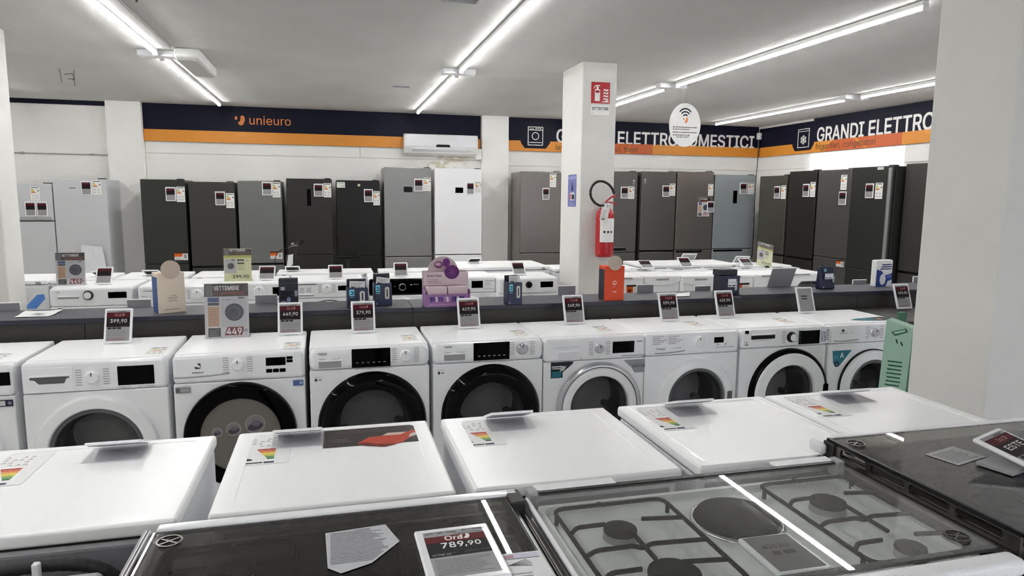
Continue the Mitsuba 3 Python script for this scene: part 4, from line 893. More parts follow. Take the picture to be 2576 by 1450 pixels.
def FR(x0, x1, h, seam, mat, label, tags=(), el=None, ds=None, st=None, **k):
    o = lambda q: None if q is None else (q[0] - x0, q[1] - x0, q[2], q[3])
    t = fridge(front(x0, FYF), x1 - x0, h, seam, mat, label, elabel=o(el), disp=o(ds), sticker=o(st), **k)
    for q, l in tags: ft(q[0], q[2], l, q[1] - q[0], q[3] - q[2])
def tf(t, a, b):
    t.part('handle_trim', cat(rbox(.05, .6, 1.262, 1.30, -.002, .018, .008, 2)), 'm_grey_plastic', under=a, smooth=40)
    t.part('logo_badge', ext(ellipse(.10, .70, .045, .035), .006, 0), 'm_black', under=b)
FR(-4.03, -3.405, 1.718, 1.25, 'f_silver', 'silver top freezer fridge by the left pillar, with two tags on the upper door', [((-3.713, -3.592, 1.307, 1.492), 'left one of two tags on the silver top freezer fridge'), ((-3.585, -3.464, 1.307, 1.492), 'right one of two tags on the silver top freezer fridge')], (-3.643, -3.54, 1.505, 1.678), extra=tf)
FR(-3.395, -2.785, 1.782, .62, 'f_silver', 'tall silver fridge left of the pilaster', [((-3.074, -2.953, 1.575, 1.755), 'price tag on the tall silver fridge left of the pilaster')], (-2.948, -2.845, 1.586, 1.765), top_first=True,
   logo_=(stick(.07, .014, ('rect', .0, .0, .07, .014, (120, 122, 140), 1), base=(190, 190, 194)), .19, 1.66))
FR(-2.395, -1.862, 1.79, .684, 'f_anthracite', 'dark anthracite fridge, first right of the left pilaster', [((-2.098, -1.974, 1.51, 1.693), 'price tag on the first dark fridge right of the left pilaster')], (-1.969, -1.866, 1.50, 1.70), st=(-2.034, -1.87, .735, .84))
FR(-1.825, -1.252, 1.768, .637, 'f_graphite', 'graphite fridge, second right of the left pilaster', [((-1.498, -1.375, 1.46, 1.643), 'price tag on the second fridge right of the left pilaster')], (-1.366, -1.262, 1.424, 1.623), gap='slot')
FR(-1.218, -.657, 1.79, .665, 'f_grey', 'mid grey fridge with orange sticker behind the yellow sign', [((-.906, -.779, 1.597, 1.777), 'price tag on the mid grey fridge with orange sticker')], (-.775, -.673, 1.571, 1.773), st=(-.831, -.676, .735, .838), gap='slot')
FR(-.597, .006, 1.828, .788, 'f_charcoal', 'charcoal fridge with vertical black slot behind the bike handlebar', [((-.236, -.112, 1.587, 1.762), 'price tag on the charcoal fridge behind the handlebar')], (-.107, -.004, 1.577, 1.772), ds=(-.329, -.277, 1.461, 1.688))
def f5x(t, a, b):
    t.part('corner_sticker', stick(.112, .08, ('rect', .0, .05, .112, .08, (190, 196, 186), 1), ('rect', .07, .02, .1, .03, (120, 124, 118), 1), base=(214, 218, 208)), 'm_print', under=a, M=tr(.01, 1.712, .0012))
    t.part('round_sticker', ext(ellipse(.31, 1.75, .018, .018), .001, 0), 'm_kraft', under=a)
FR(.06, .657, 1.815, .758, 'f_black', 'black fridge behind the bike saddle', [((.436, .558, 1.516, 1.698), 'price tag on the black fridge behind the saddle')], (.563, .655, 1.473, 1.672), extra=f5x)
FR(.713, 1.384, 2.005, .744, 'f_inox', 'wide stainless grey fridge left of the white one', [((1.136, 1.264, 1.673, 1.852), 'price tag on the wide stainless fridge')], (1.271, 1.373, 1.68, 1.87), ds=(.99, 1.113, 1.66, 1.738))
FR(1.430, 2.122, 2.005, .764, 'f_white', 'wide white fridge under the air conditioner', [((1.89, 2.005, 1.636, 1.813), 'price tag on the wide white fridge')], (2.015, 2.115, 1.66, 1.82), ds=(1.729, 1.845, 1.657, 1.736))
FR(2.705, 3.337, 1.985, .773, 'f_brown', 'warm stainless fridge left of the fire column', [((3.04, 3.15, 1.571, 1.747), 'price tag on the warm stainless fridge left of the fire column')], (3.156, 3.256, 1.76, 1.96), gap='line')
def f9x(t, a, b): t.part('offer_sticker', stick(.2, .09, ('rect', 0, .03, .2, .09, (200, 90, 40), 1), base=(120, 60, 40)), 'm_print', under=a, M=tr(.01, 1.885, .0012))
FR(3.365, 3.965, 1.99, .77, 'f_brown', 'warm stainless fridge mostly hidden by the fire column', extra=f9x)
FR(3.985, 4.582, 2.012, .77, 'f_dark', 'dark steel fridge just right of the fire column', [((4.30, 4.423, 1.6, 1.781), 'price tag on the dark fridge just right of the fire column')], (4.43, 4.53, 1.595, 1.789), handle='chrome', logo_=(stick(.05, .1, ('rect', .01, .055, .04, .09, (170, 170, 168), 1), ('rect', .01, .015, .04, .04, (150, 150, 148), 1), base=(96, 95, 92)), .505, 1.8))
FR(4.646, 5.235, 2.02, .783, 'f_dark', 'dark steel fridge, second right of the fire column', [((5.0, 5.123, 1.631, 1.809), 'price tag on the second fridge right of the fire column')], (5.128, 5.225, 1.65, 1.841), gap='slot', logo_=(stick(.05, .08, ('rect', .008, .045, .042, .075, (170, 170, 168), 1), ('rect', .008, .01, .042, .03, (150, 150, 148), 1), base=(96, 95, 92)), .035, 1.83))
FR(5.257, 5.896, 2.035, .80, 'f_brown', 'brown steel fridge with a taped September poster', [((5.79, 5.913, 1.392, 1.569), 'price tag over the poster on the brown steel fridge')], (5.80, 5.893, 1.657, 1.845), handle='dark')
po = Thing('poster', 'small September poster taped to the brown steel fridge', 'poster', front(5.628, FYF - .003, 1.33)); po.whole(promo_print(.21, .30, 'big'), 'm_print', M=tr(0, 0, 0))
FR(5.92, 6.655, 1.995, .808, 'f_steelblue', 'light grey fridge in the room corner, with black vertical display', [((6.362, 6.49, 1.688, 1.872), 'price tag on the light grey corner fridge')], (6.515, 6.63, 1.689, 1.874), ds=(6.255, 6.327, 1.541, 1.743), handle='dark')
# fridges along the right wall, facing left
GX = 6.50
def GR(y0, y1, h, seam, mat, label, tags=(), el=None, st=None, gx=GX, **k):
    o = lambda q: None if q is None else (y0 - q[0], y0 - q[1], q[2], q[3])
    t = fridge(front(gx, y0, 0, -90), y0 - y1, h, seam, mat, label, elabel=o(el), sticker=o(st), **k)
    for q, l in tags: ft(0, 0, l, q[0] - q[1], q[3] - q[2], M=front(gx - .004, q[0], q[2], -90))
GR(9.56, 8.895, 1.965, .775, 'f_olive', 'dark steel fridge nearest the corner on the right wall', [((9.17, 9.03, 1.622, 1.806), 'price tag on the right wall fridge nearest the corner')], (9.016, 8.904, 1.617, 1.816), gap='slot')
GR(8.84, 8.25, 2.015, .772, 'f_charcoal', 'charcoal fridge, second from the corner on the right wall', [((8.51, 8.376, 1.647, 1.831), 'price tag on the second right wall fridge from the corner')], (8.369, 8.262, 1.647, 1.856), gap='slot')
GR(8.215, 7.578, 2.01, .835, 'f_dark', 'steel fridge, third from the corner on the right wall', [((7.778, 7.64, 1.545, 1.721), 'price tag hung low on the third right wall fridge')], (7.772, 7.66, 1.742, 1.937), st=(7.753, 7.61, .73, .819))
GR(7.53, 6.86, 2.02, .743, 'f_anthracite', 'anthracite fridge with long rounded handle bar on the right wall', [((7.27, 7.135, 1.635, 1.816), 'price tag on the right wall fridge with the handle bar')], (7.12, 7.0, 1.626, 1.823), bar=True, side='m_dark', gx=6.46,
   logo_=(stick(.1, .03, ('rect', .01, .01, .09, .018, (170, 170, 168), 1), base=(214, 212, 208)), .42, 1.98))
GR(6.80, 6.05, 2.04, .761, 'f_graphite', 'graphite fridge at the column edge on the right wall', [((6.431, 6.30, 1.665, 1.842), 'price tag on the right wall fridge at the column edge')], gap='slot', gx=6.58)
# clear bag hanging on the tall silver fridge
bg = Thing('plastic_bag', 'creased clear white plastic sheet hanging on the tall silver fridge', 'plastic sheet', front(-3.13, FYF - .03, .45))
n = 14; u, v_ = np.meshgrid(np.linspace(0, 1, n), np.linspace(0, 1, n))
P3 = np.stack([.02 + u * (.24 + .06 * (1 - v_)), v_ * (.5 - .03 * u), .012 * meshkit.noise(np.stack([u * 5, v_ * 5, u * 0], -1)) + .01], -1).reshape(-1, 3)
F4 = [(j * n + i, j * n + i + 1, (j + 1) * n + i + 1, (j + 1) * n + i) for j in range(n - 1) for i in range(n - 1)]
F3 = np.array([q for a, b, c, d in F4 for q in ((a, b, c), (a, c, d))])
bg.whole(mesh(np.vstack([P3, P3 - [0, 0, .001]]), np.vstack([F3, F3[:, ::-1] + len(P3)])), 'm_bagfoil')

# ------------------------------------------------------------------ bike in the aisle
bk = Thing('bicycle', 'dark folding bicycle parked in the aisle before the charcoal fridges', 'bicycle')
BY = 8.6
bk.part('stem', tube([(-.49, BY, .55), (-.455, BY, .8), (-.43, BY, 1.0)], .022, 10), 'm_dark', smooth=True)
bk.part('handlebar', tube(rounded([(-.36, BY - .27, 1.05), (-.40, BY - .12, 1.02), (-.44, BY, 1.0), (-.42, BY + .12, 1.02), (-.40, BY + .27, 1.05)], .05), .013, 8), 'm_dark', smooth=True)
for s in (-1, 1): bk.part('grip', tube([(-.365, BY + s * .20, 1.045), (-.355, BY + s * .30, 1.06)], .018, 10), 'm_rubber', smooth=True)
bk.part('brake_lever', tube(spline([(-.40, BY - .15, 1.015), (-.47, BY - .17, 1.01), (-.50, BY - .22, .99)], 10), .006, 6), 'm_chrome', smooth=True)
bk.part('bell', at(disc(.02, .025, 16, .008), -.46, BY - .06, 1.02), 'm_chrome', smooth=40)
bk.part('front_bag', rbox(-.55, -.46, BY - .07, BY + .05, .60, .90, .03, 2), 'm_dark', smooth=40)
m = ext(Polygon([(0, 0), (.03, .12), (.08, .16), (.085, .28), (.03, .27), (.01, .15)]), .006); bk.part('document_pouch', m, 'm_paper', M=front(-.545, BY - .075, .63, 0))
bk.part('brake_cable', tube(spline([(-.48, BY - .2, 1.0), (-.62, BY - .2, .94), (-.66, BY - .1, .75), (-.6, BY, .5)], 24), .004, 5), 'm_rubber', smooth=True)
bk.part('frame', cat(tube([(-.5, BY, .55), (-.1, BY, .38), (.14, BY, .36)], .03, 10), tube([(.14, BY, .33), (.19, BY, .62)], .022, 10), tube([(.14, BY, .36), (.44, BY, .26)], .016, 8), tube([(-.5, BY, .55), (-.58, BY, .26)], .02, 8)), 'm_dark', smooth=40)
bk.part('seat_post', tube([(.185, BY, .60), (.165, BY, .83)], .014, 10), 'm_dark', smooth=True)
sd = rbox(.03, .32, BY - .07, BY + .07, .835, .885, .022, 3); v = np.array(sd.vertices); k = np.clip((v[:, 0] - .03) / .29, 0, 1); v[:, 1] = BY + (v[:, 1] - BY) * (.35 + .65 * k); v[:, 2] += .012 * k; sd.vertices = v
bk.part('saddle', sd, 'm_black', smooth=40)
for x in (-.58, .44):
    k = bk.part('wheel', turn(lathe([(.235, -.02), (.255, -.012), (.26, 0), (.255, .012), (.235, .02), (.228, 0), (.235, -.02)], 40), 90, (1, 0, 0)), 'm_rubber', smooth=40, M=tr(x, BY, .26))
    bk.part('hub', turn(at(disc(.03, .06, 16, .006), 0, 0, -.03), 90, (1, 0, 0)), 'm_chrome', under=k, smooth=40, M=tr(x, BY, .26))
    bk.part('spokes', cat(*[tube([(x, BY, .26), (x + .23 * math.cos(a), BY, .26 + .23 * math.sin(a))], .0015, 4) for a in np.linspace(0, 6.283, 19)[:-1]]), 'm_chrome', under=k)

# ------------------------------------------------------------------ fire extinguisher and what hangs on the column
fx = Thing('fire_extinguisher', 'red fire extinguisher with black hose hanging on the column', 'fire extinguisher', np.eye(4))
ex, ey = 2.453, 5.99
fx.part('cylinder', at(lathe([(0, 1.062), (.07, 1.06), (.083, 1.075), (.085, 1.09), (.085, 1.44), (.078, 1.475), (.055, 1.503), (.025, 1.518), (0, 1.52)], 40), ex, ey, 0), 'm_red', smooth=40)
fx.part('valve', cat(at(disc(.022, .045, 16, .004), ex, ey, 1.512), rbox(ex - .02, ex + .04, ey - .016, ey + .016, 1.54, 1.562, .004, 1)), 'm_chrome', smooth=40)
fx.part('lever', tube(spline([(ex + .0, ey, 1.565), (ex + .04, ey, 1.60), (ex + .085, ey, 1.625), (ex + .11, ey, 1.63)], 10), .008, 8), 'm_red', smooth=True)
fx.part('carry_handle', tube(spline([(ex + .01, ey, 1.558), (ex + .06, ey, 1.565), (ex + .115, ey, 1.54)], 10), .007, 8), 'm_red', smooth=True)
fx.part('hose', tube(spline([(ex - .02, ey, 1.535), (ex - .09, ey - .01, 1.55), (ex - .15, ey - .015, 1.62), (ex - .145, ey - .015, 1.70), (ex - .08, ey - .012, 1.755), (ex + .0, ey - .01, 1.745), (ex + .065, ey, 1.69), (ex + .09, ey + .01, 1.64)], 50), .0115, 10), 'm_rubber', smooth=True)
fx.part('nozzle', tube([(ex + .085, ey + .01, 1.65), (ex + .098, ey + .012, 1.615)], .012, 8), 'm_chrome', smooth=True)
a = np.linspace(-math.pi / 2 - .9, -math.pi / 2 + .95, 17); lab = Print()
V = np.vstack([np.c_[ex + .0862 * np.cos(a), ey + .0862 * np.sin(a), np.full(17, 1.20)], np.c_[ex + .0862 * np.cos(a), ey + .0862 * np.sin(a), np.full(17, 1.42)]])
fx.part('body_label', mesh(V, [(i, i + 1, i + 18) for i in range(16)] + [(i, i + 18, i + 17) for i in range(16)]), 'm_paper', smooth=True)
lab.lines(-.05, .12, .05, .2, 6, (150, 150, 152), 1, .35); lab.rect(-.045, .085, -.025, .105, (60, 60, 64)); lab.rect(-.01, .085, .01, .105, (60, 60, 64)); lab.rect(.025, .085, .045, .105, (60, 60, 64)); lab.lines(-.05, .01, .05, .07, 5, (160, 160, 162), 1, .35)
m, c = lab.get(); v = np.array(m.vertices); th = -math.pi / 2 + v[:, 0] / .087; m.vertices = np.c_[ex + (.0866 + v[:, 2]) * np.cos(th), ey + (.0866 + v[:, 2]) * np.sin(th), 1.20 + v[:, 1]]
key = numbered(fx.key + '__label_print'); scene[key] = mikit.ply(m, 'm_print', color=c)
fx.part('inspection_tag', stick(.075, .13, ('lines', .01, .04, .06, .115, 5, (150, 150, 150), 1, .3), ('rect', .015, .01, .05, .03, (130, 130, 130), 1), base=(228, 228, 226)), 'm_print', M=front(ex - .09, ey - .092, 1.40, 0) @ rotz(-9))
fx.part('wall_bracket', cat(rbox(ex - .03, ex + .03, ey + .08, ey + .103, 1.38, 1.46, .003, 1), rbox(ex - .015, ex + .015, ey + .0, ey + .1, 1.50, 1.515, .003, 1)), 'm_dark')
sg = Thing('fire_sign', 'red fire extinguisher sign high on the column', 'sign', front(2.325, 6.088, 2.47)); w_, h_ = .183, .19
sg.part('plate', box(0, w_, 0, h_, 0, .0025), 'm_red')
p = Print(); cwh = (232, 228, 226)
p.poly(rrect(.035, .02, .085, .125, .006), cwh); p.poly(rrect(.05, .12, .07, .15, .004), cwh); p.poly(rrect(.04, .095, .08, .115, .008), (150, 26, 34), 2); p.quad([(.045, .15), (.085, .155), (.085, .165), (.045, .16)], cwh)
p.poly(Point(.055, .13).buffer(.033).difference(Point(.055, .13).buffer(.026)).intersection(sbox(0, .13, .055, .2)), cwh)
for i in range(4):
    y = .03 + .027 * i; p.poly(Polygon([(.115, y), (.13, y + .008), (.15, y - .003), (.172, y + .012), (.16, y + .018), (.145, y + .012), (.125, y + .022)]), cwh)
p.poly(Polygon([(.09, .012), (.175, .012), (.165, .028), (.13, .022)]), cwh)
sg.part('pictogram', p, 'm_print', M=tr(0, 0, .003))
sg = Thing('name_plate', 'small plate reading ESTINTORE below the red sign', 'sign', front(2.325, 6.088, 2.365)); sg.part('plate', box(0, .183, 0, .09, 0, .002), 'm_plastic')
p = Print(); p.text('ESTINTORE', .012, .045, .026, (34, 34, 36), 1, True, wide=.16); p.rect(.012, .012, .03, .015, (120, 120, 120)); sg.part('lettering', p, 'm_print', M=tr(0, 0, .0022))
ps = Thing('poster', 'narrow blue violet poster on the left side of the column', 'poster', front(2.238, 6.43, 1.52, -90))
p = Print(); p.card(0, 0, .235, .305, (112, 116, 168), .0008); p.rect(0, .26, .235, .29, (140, 146, 190)); p.poly(Polygon([(.1, .15), (.15, .15), (.14, .2), (.11, .2)]), (40, 40, 60)); p.rect(.115, .2, .135, .23, (40, 40, 60)); p.rect(.06, .06, .19, .135, (196, 196, 208)); p.rect(.05, .07, .1, .12, (190, 110, 90), 2); p.rect(.115, .07, .18, .115, (44, 44, 60), 2); p.lines(.03, .01, .2, .045, 3, (150, 154, 196), 1, .4)
ps.whole(p, 'm_print')
# green carton leaning by the right column
gc = Thing('green_carton', 'tall pale green carton leaning between the washing machines and the right column', 'carton', front(2.895, 3.085, 0, -57) @ rotz(-2))
m = rbox(0, .135, 0, .95, -.1, 0, .003, 1); v = np.array(m.vertices); v[:, 1] += np.where(v[:, 1] > .5, (.06 - v[:, 0]) * .22, 0); m.vertices = v
gc.part('body', m, 'm_green')
gc.part('side', box(.1352, .137, .03, .9, -.098, -.002), 'm_green2')
p = Print(); dk = (50, 96, 78)
for i in range(7): p.quad([(.03 + .004 * (i % 3), .60 + .022 * i), (.10 + .006 * (i % 2), .605 + .022 * i), (.10, .613 + .022 * i), (.03, .609 + .022 * i)], dk)
p.poly(Polygon([(.055, .54), (.075, .56), (.095, .54), (.075, .52)]), (24, 40, 44)); p.quad([(.055, .86), (.065, .84), (.07, .845), (.06, .865)], (24, 40, 44)); p.quad([(.08, .85), (.09, .83), (.095, .835), (.085, .855)], (24, 40, 44)); p.poly(Polygon([(.03, .9), (.1, .93), (.11, .91), (.05, .88)]).difference(Polygon([(.04, .9), (.095, .923), (.1, .912), (.05, .89)])), dk)
p.rect(.02, .3, .115, .5, (104, 158, 130))
gc.part('print', p, 'm_print', M=tr(0, 0, .0006))
gp = Thing('green_board', 'thin grey green board standing behind the pale green carton', 'board', front(3.09, 3.14, 0, 8)); gp.whole(rbox(0, .05, 0, .98, -.03, 0, .003, 1), 'm_green2')

# ------------------------------------------------------------------ dishwashers seen from behind, near row
def dish_label():
    p = Print(); p.card(.012, -.004, .145, .235, (240, 240, 239), .0004)
    cols = [(176, 40, 26), (200, 92, 30), (222, 150, 30), (236, 206, 40), (170, 180, 50), (84, 140, 60), (30, 96, 52)]
    for i, c in enumerate(cols):
        y = .118 - .0125 * i; p.quad([(.053 + .0055 * i, y - .0105), (.104, y - .0105), (.104, y), (.0505 + .0055 * i, y)], c)
    p.rect(.016, .004, .075, .013, (44, 44, 48)); p.rect(.078, .002, .106, .014, (54, 54, 84)); p.poly(ellipse(.03, .036, .014, .009), (40, 40, 44)); p.rect(.024, .03, .046, .034, (40, 40, 44))
    r = random.Random(9)
    for i in range(4):
        for j in range(4):
            if (i + j * 3) % 5 == 0: continue
            x, y = .03 + .02 * i + .006 * r.random(), .14 + .02 * j
            p.rect(x, y, x + .013, y + .004, (150, 150, 153)); p.rect(x + .003, y + .006, x + .009, y + .011, (176, 176, 178))
    return p
def dishwasher(x0, label, y0=1.67, y1=2.26, w=.598, z=.85, film=False, picture=False, lip=.05):
    t = Thing('dishwasher', label, 'dishwasher', group='dishwashers seen from behind')
    t.part('body', rbox(x0 + .006, x0 + w - .006, y0 + .02, y1 - .012, .02, z - .042, .008, 2), 'm_white2', smooth=40)
    rec = at(ext(rrect(x0 + lip, y0 + lip, x0 + w - lip, y1 - lip * .75, .02), .02), 0, 0, z - .0022)
    t.part('worktop', minus(rbox(x0, x0 + w, y0, y1, z - .036, z, .009, 3), rec), 'm_lid', smooth=40)
    t.part('rear_plate', rbox(x0 + .03, x0 + w - .03, y0 + .014, y0 + .022, .1, z - .06, .003, 1), 'm_tagback')
    t.part('seal', box(x0 + .012, x0 + w - .012, y0 + .012, y1 - .016, z - .044, z - .035), 'm_dark')
    t.part('energy_label', dish_label(), 'm_print', M=flat(x0 + .02, y0 + .31, z - .0009))
    if film:
        r = random.Random(int(x0 * 100) + 60)
        def strip(a, b, wd):
            a, b = np.array(a), np.array(b); d = (b - a) / np.linalg.norm(b - a); nn = np.array([-d[1], d[0]]); k = 26
            top, bot = [], []
            for i in range(k + 1):
                q = a + (b - a) * i / k; top.append(q + nn * wd * (.25 + .75 * r.random())); bot.append(q - nn * wd * .2 * r.random())
            return Polygon([tuple(q) for q in top] + [tuple(q) for q in bot[::-1]]).buffer(0)
        g = unary_union([strip((x0 + .035, y0 + .03), (x0 + .035, y1 - .03), .012), strip((x0 + w - .03, y1 - .03), (x0 + w - .03, y0 + .05), .01), strip((x0 + w - .05, y1 - .03), (x0 + .3, y1 - .03), .006)])
        t.part('protective_film', ext(g, .0015, z - .0002), 'm_white')
    if picture:
        p = Print(); ox = .26
        p.quad([(ox, .40), (.585, .40), (.59, .555), (ox, .555)], (46, 38, 38)); p.poly(Polygon([(.36, .415), (.38, .40), (.44, .375), (.5, .40), (.52, .43), (.56, .47), (.575, .5), (.54, .505), (.5, .47), (.45, .47), (.40, .465)]), (186, 62, 36), 2)
        p.poly(Polygon([(.36, .415), (.38, .395), (.44, .372), (.48, .388), (.42, .40), (.39, .42)]), (112, 34, 26), 3); p.poly(Polygon([(.44, .47), (.5, .468), (.52, .49), (.46, .492)]), (216, 190, 176), 3); p.poly(Polygon([(.52, .44), (.56, .46), (.555, .485), (.53, .47)]), (206, 200, 196), 3)
        p.lines(.28, .44, .35, .475, 3, (104, 92, 92), 2, .25); p.lines(.3, .52, .5, .545, 2, (90, 80, 80), 2, .15)
        t.part('picture_sticker', p, 'm_printgloss', M=tr(x0, y0 - .005, z - .0008))
    return t
dishwasher(-.968, 'white dishwasher top at the left edge, leftmost of the near row')
dishwasher(-.304, 'white dishwasher top with dark red picture sticker', picture=True)
dishwasher(.342, 'white dishwasher top with rounded inset panel, middle of the near row', lip=.06)
dishwasher(.993, 'white dishwasher top with wrinkled film at its edges, fourth of the near row', film=True)
dishwasher(1.608, 'white dishwasher top by the right column, rightmost of the near row', film=True)
def dtag(x, label, up, z=.85):
    t = Thing('price_tag', label, 'price tag', front(x, 2.225, z + .001 + .0115 * math.sin(math.radians(up)), 180) @ rotx(-up) @ tr(-.07, 0, 0), group='tags on the dishwasher tops')
    t.part('frame', rbox(0, .145, 0, .12, -.009, 0, .003, 2), 'm_white', smooth=40)
    t.part('back_cover', rbox(.006, .139, .006, .112, -.011, -.0085, .002, 1), 'm_tagback')
    t.part('screen', tag_print(.145, .12, None, False), 'm_print')
    t.part('acrylic_foot', box(-.005, .15, 0.0, .0015, -.14, -.012), 'g_acrylic', M=rotx(up) @ tr(0, .0005 - .0115 * math.sin(math.radians(up)), 0))
for x, u, l in ((-.62, 70, 'tag leaning over the leftmost dishwasher top'), (-.115, 71, 'tag leaning over the dishwasher top with the picture sticker'), (.56, 68, 'tag leaning over the middle dishwasher top'), (1.23, 70, 'tag leaning over the filmed fourth dishwasher top'), (1.90, 72, 'tag leaning over the rightmost dishwasher top')): dtag(x, l, u)

# ------------------------------------------------------------------ cookers in the foreground
def emblem(t, x, y, z, r=.026, under=''):
    ring = cat(lathe([(r * .86, 0), (r, 0), (r, .004), (r * .86, .004), (r * .86, 0)], 28), *[turn(box(-r * .9, r * .9, -.0022, .0022, 0, .003), a) for a in (35, -35)])
    t.part('emblem', at(ring, x, y, z), 'm_darksteel', under=under)
def grate(t, x0, x1, y0, y1, z, by, fy, bx):
    r = .0052; zz = z + .028; ym = (by + fy) / 2
    loop = rounded([(x0 + (x1 - x0) / 2, y1, zz), (x1, y1, zz), (x1, y0, zz), (x0, y0, zz), (x0, y1, zz), (x0 + (x1 - x0) / 2 + .001, y1, zz)], .03)
    k = t.part('grate', cat(tube(loop, r, 7), *[tube([(x, y, zz), (x, y, z + .004)], r, 6) for x in (x0, x1) for y in (y0 + .03, y1 - .03)]), 'm_iron', smooth=True)
    def fin(pts): t.part('grate_finger', tube(rounded(pts, .02), r, 7), 'm_iron', smooth=True, under=k)
    for y in (by, fy):
        fin([(x0, y - .01, zz), (x0 + .02, y + .005, zz + .008), (bx - .045, y + .005, zz + .008)]); fin([(x1, y + .01, zz), (bx + .05, y + .01, zz + .008)])
    fin([(x0, ym - .01, zz), (x0 + .025, ym, zz + .006), (bx - .02, ym, zz + .006), (bx, ym - .005, zz), (bx + .02, ym, zz + .006), (x1, ym, zz)])
    fin([(bx, by - .03, zz + .008), (bx, fy + .035, zz + .008)])
    fin([(bx, y0, zz), (bx, fy - .04, zz + .008)]); fin([(bx - .012, y1 + .012, zz - .002), (bx - .004, y1 - .008, zz + .002)])
def burner(t, x, y, z, r):
    k = t.part('burner', at(lathe([(r * 1.02, 0), (r, .004), (r * .93, .016), (0, .016)], 32), x, y, z), 'm_burner', smooth=40)
    t.part('burner_cap', at(lathe([(r * .98, .016), (r, .019), (r * .97, .025), (r * .5, .027), (0, .027)], 32), x, y, z), 'm_iron', smooth=40, under=k)
def cooker(x0, x1, yb, yf, zg, label, glass, hob, front_white=True):
    t = Thing('cooker', label, 'cooker', group='cookers in the foreground'); zh = zg - .048
    t.part('body', rbox(x0 + .004, x1 - .004, yf - .02, yb + .005, .02, zh - .012, .006, 2), 'm_white' if front_white else 'm_darksteel', smooth=40)
    # recessed hob: a tray with a raised rim
    tray = minus(rbox(x0 + .008, x1 - .008, yf + .02, yb + .012, zh - .02, zh + .012, .008, 2), at(ext(rrect(x0 + .03, yf + .04, x1 - .03, yb - .008, .03), .05), 0, 0, zh))
    t.part('hob', tray, hob, smooth=40)
    return t, zh
# B: the light cooker in the middle
tB, zh = cooker(.455, 1.362, 1.548, 1.055, .878, 'white cooker with clear glass lid, four gas burners and one electric plate', 'g_hob', 'm_hob')
grate(tB, .497, .785, 1.10, 1.492, zh, 1.375, 1.18, .63); grate(tB, 1.068, 1.335, 1.10, 1.505, zh, 1.385, 1.165, 1.195)
burner(tB, .622, 1.376, zh, .039); burner(tB, .655, 1.178, zh, .055); burner(tB, 1.19, 1.387, zh, .044); burner(tB, 1.21, 1.15, zh, .033)
k = tB.part('electric_plate', at(lathe([(.102, .0), (.1, .012), (.094, .02), (.09, .0215), (.03, .0205), (0, .0205)], 48), .93, 1.385, zh), 'm_plate', smooth=40)
tB.part('plate_rim', at(lathe([(.112, 0), (.11, .006), (.102, .008), (.1, .0)], 48), .93, 1.385, zh), 'm_chrome', smooth=True, under=k)
tB.part('lid', box(.46, 1.358, 1.066, 1.548, .8765, .8785), 'g_hob')
for q in (box(.455, 1.362, 1.546, 1.562, .872, .880), box(.455, 1.362, 1.058, 1.082, .8755, .8763)): tB.part('lid_border', q, 'm_black')
tB.part('front_rail', rbox(.455, 1.368, 1.012, 1.06, .838, .876, .012, 3), 'm_white', smooth=40)
tB.part('control_panel', rbox(.46, 1.362, 1.008, 1.05, .72, .832, .008, 2), 'm_white', smooth=40)
for i in range(5): tB.part('knob', turn(disc(.022, .03, 20, .004), 90, (1, 0, 0)), 'm_black', smooth=40, M=tr(.56 + .17 * i, 1.008, .775))
tB.part('side_rail', tube([(.447, 1.545, .866), (.447, 1.05, .866)], .006, 10), 'm_white2', smooth=True)
for a, b in ((.475, .69), (1.16, 1.345)): tB.part('back_strip', rbox(a, b, 1.558, 1.592, .874, .882, .003, 2), 'm_white', smooth=40)
for x in (.463, 1.352): tB.part('lid_hinge', cat(rbox(x - .012, x + .012, 1.535, 1.575, .84, .886, .004, 2), at(turn(disc(.009, .02, 12), 90, (0, 1, 0)), x - .01, 1.55, .876)), 'm_grey_plastic', smooth=40)
emblem(tB, 1.302, 1.122, .8792)
tg = Thing('price_tag', 'price tag lying under the clear glass lid of the white cooker', 'price tag', flat(.868, 1.135, zh + .002, -1))
tg.part('frame', rbox(0, .128, 0, .155, 0, .012, .004, 2), 'm_white', smooth=40); tg.part('screen', stick(.112, .14, ('text', '420,90', .02, .088, .014, (44, 42, 44), 1, True), ('rect', .03, .06, .05, .075, (50, 48, 50), 1), ('rect', .055, .06, .085, .075, (50, 48, 50), 1), ('lines', .02, .015, .09, .05, 4, (110, 108, 108), 1, .3), base=(112, 110, 108)), 'm_print', M=tr(.008, .008, .0126))
# A: dark cooker on the left
tA, zh = cooker(-.40, .440, 1.548, .98, .878, 'dark glass lidded cooker in the left foreground, carrying the 789,90 price tag', 'g_hobdark', 'm_enamel', False)
grate(tA, -.34, -.09, 1.08, 1.49, zh, 1.385, 1.18, -.215); grate(tA, .12, .38, 1.08, 1.49, zh, 1.385, 1.18, .25)
for x, y, r in ((-.215, 1.385, .044), (-.215, 1.18, .05), (.25, 1.385, .036), (.25, 1.18, .05), (.015, 1.29, .062)): burner(tA, x, y, zh, r)
tA.part('lid', box(-.39, .392, .99, 1.548, .8765, .8785), 'g_hobdark')
for q in (box(-.395, .395, 1.533, 1.55, .8755, .8763), box(.38, .396, .98, 1.55, .872, .8763)): tA.part('lid_border', q, 'm_black')
tA.part('back_strip', rbox(-.385, .425, 1.55, 1.578, .868, .884, .004, 2), 'm_white', smooth=40)
tA.part('side_rail', rbox(-.412, -.394, .95, 1.56, .855, .884, .007, 2), 'm_chrome', smooth=40)
tA.part('side_rail', rbox(.40, .416, .95, 1.53, .84, .862, .006, 2), 'm_steel', smooth=40); tA.part('side_rail', rbox(.42, .436, .95, 1.53, .835, .856, .006, 2), 'm_darksteel', smooth=40)
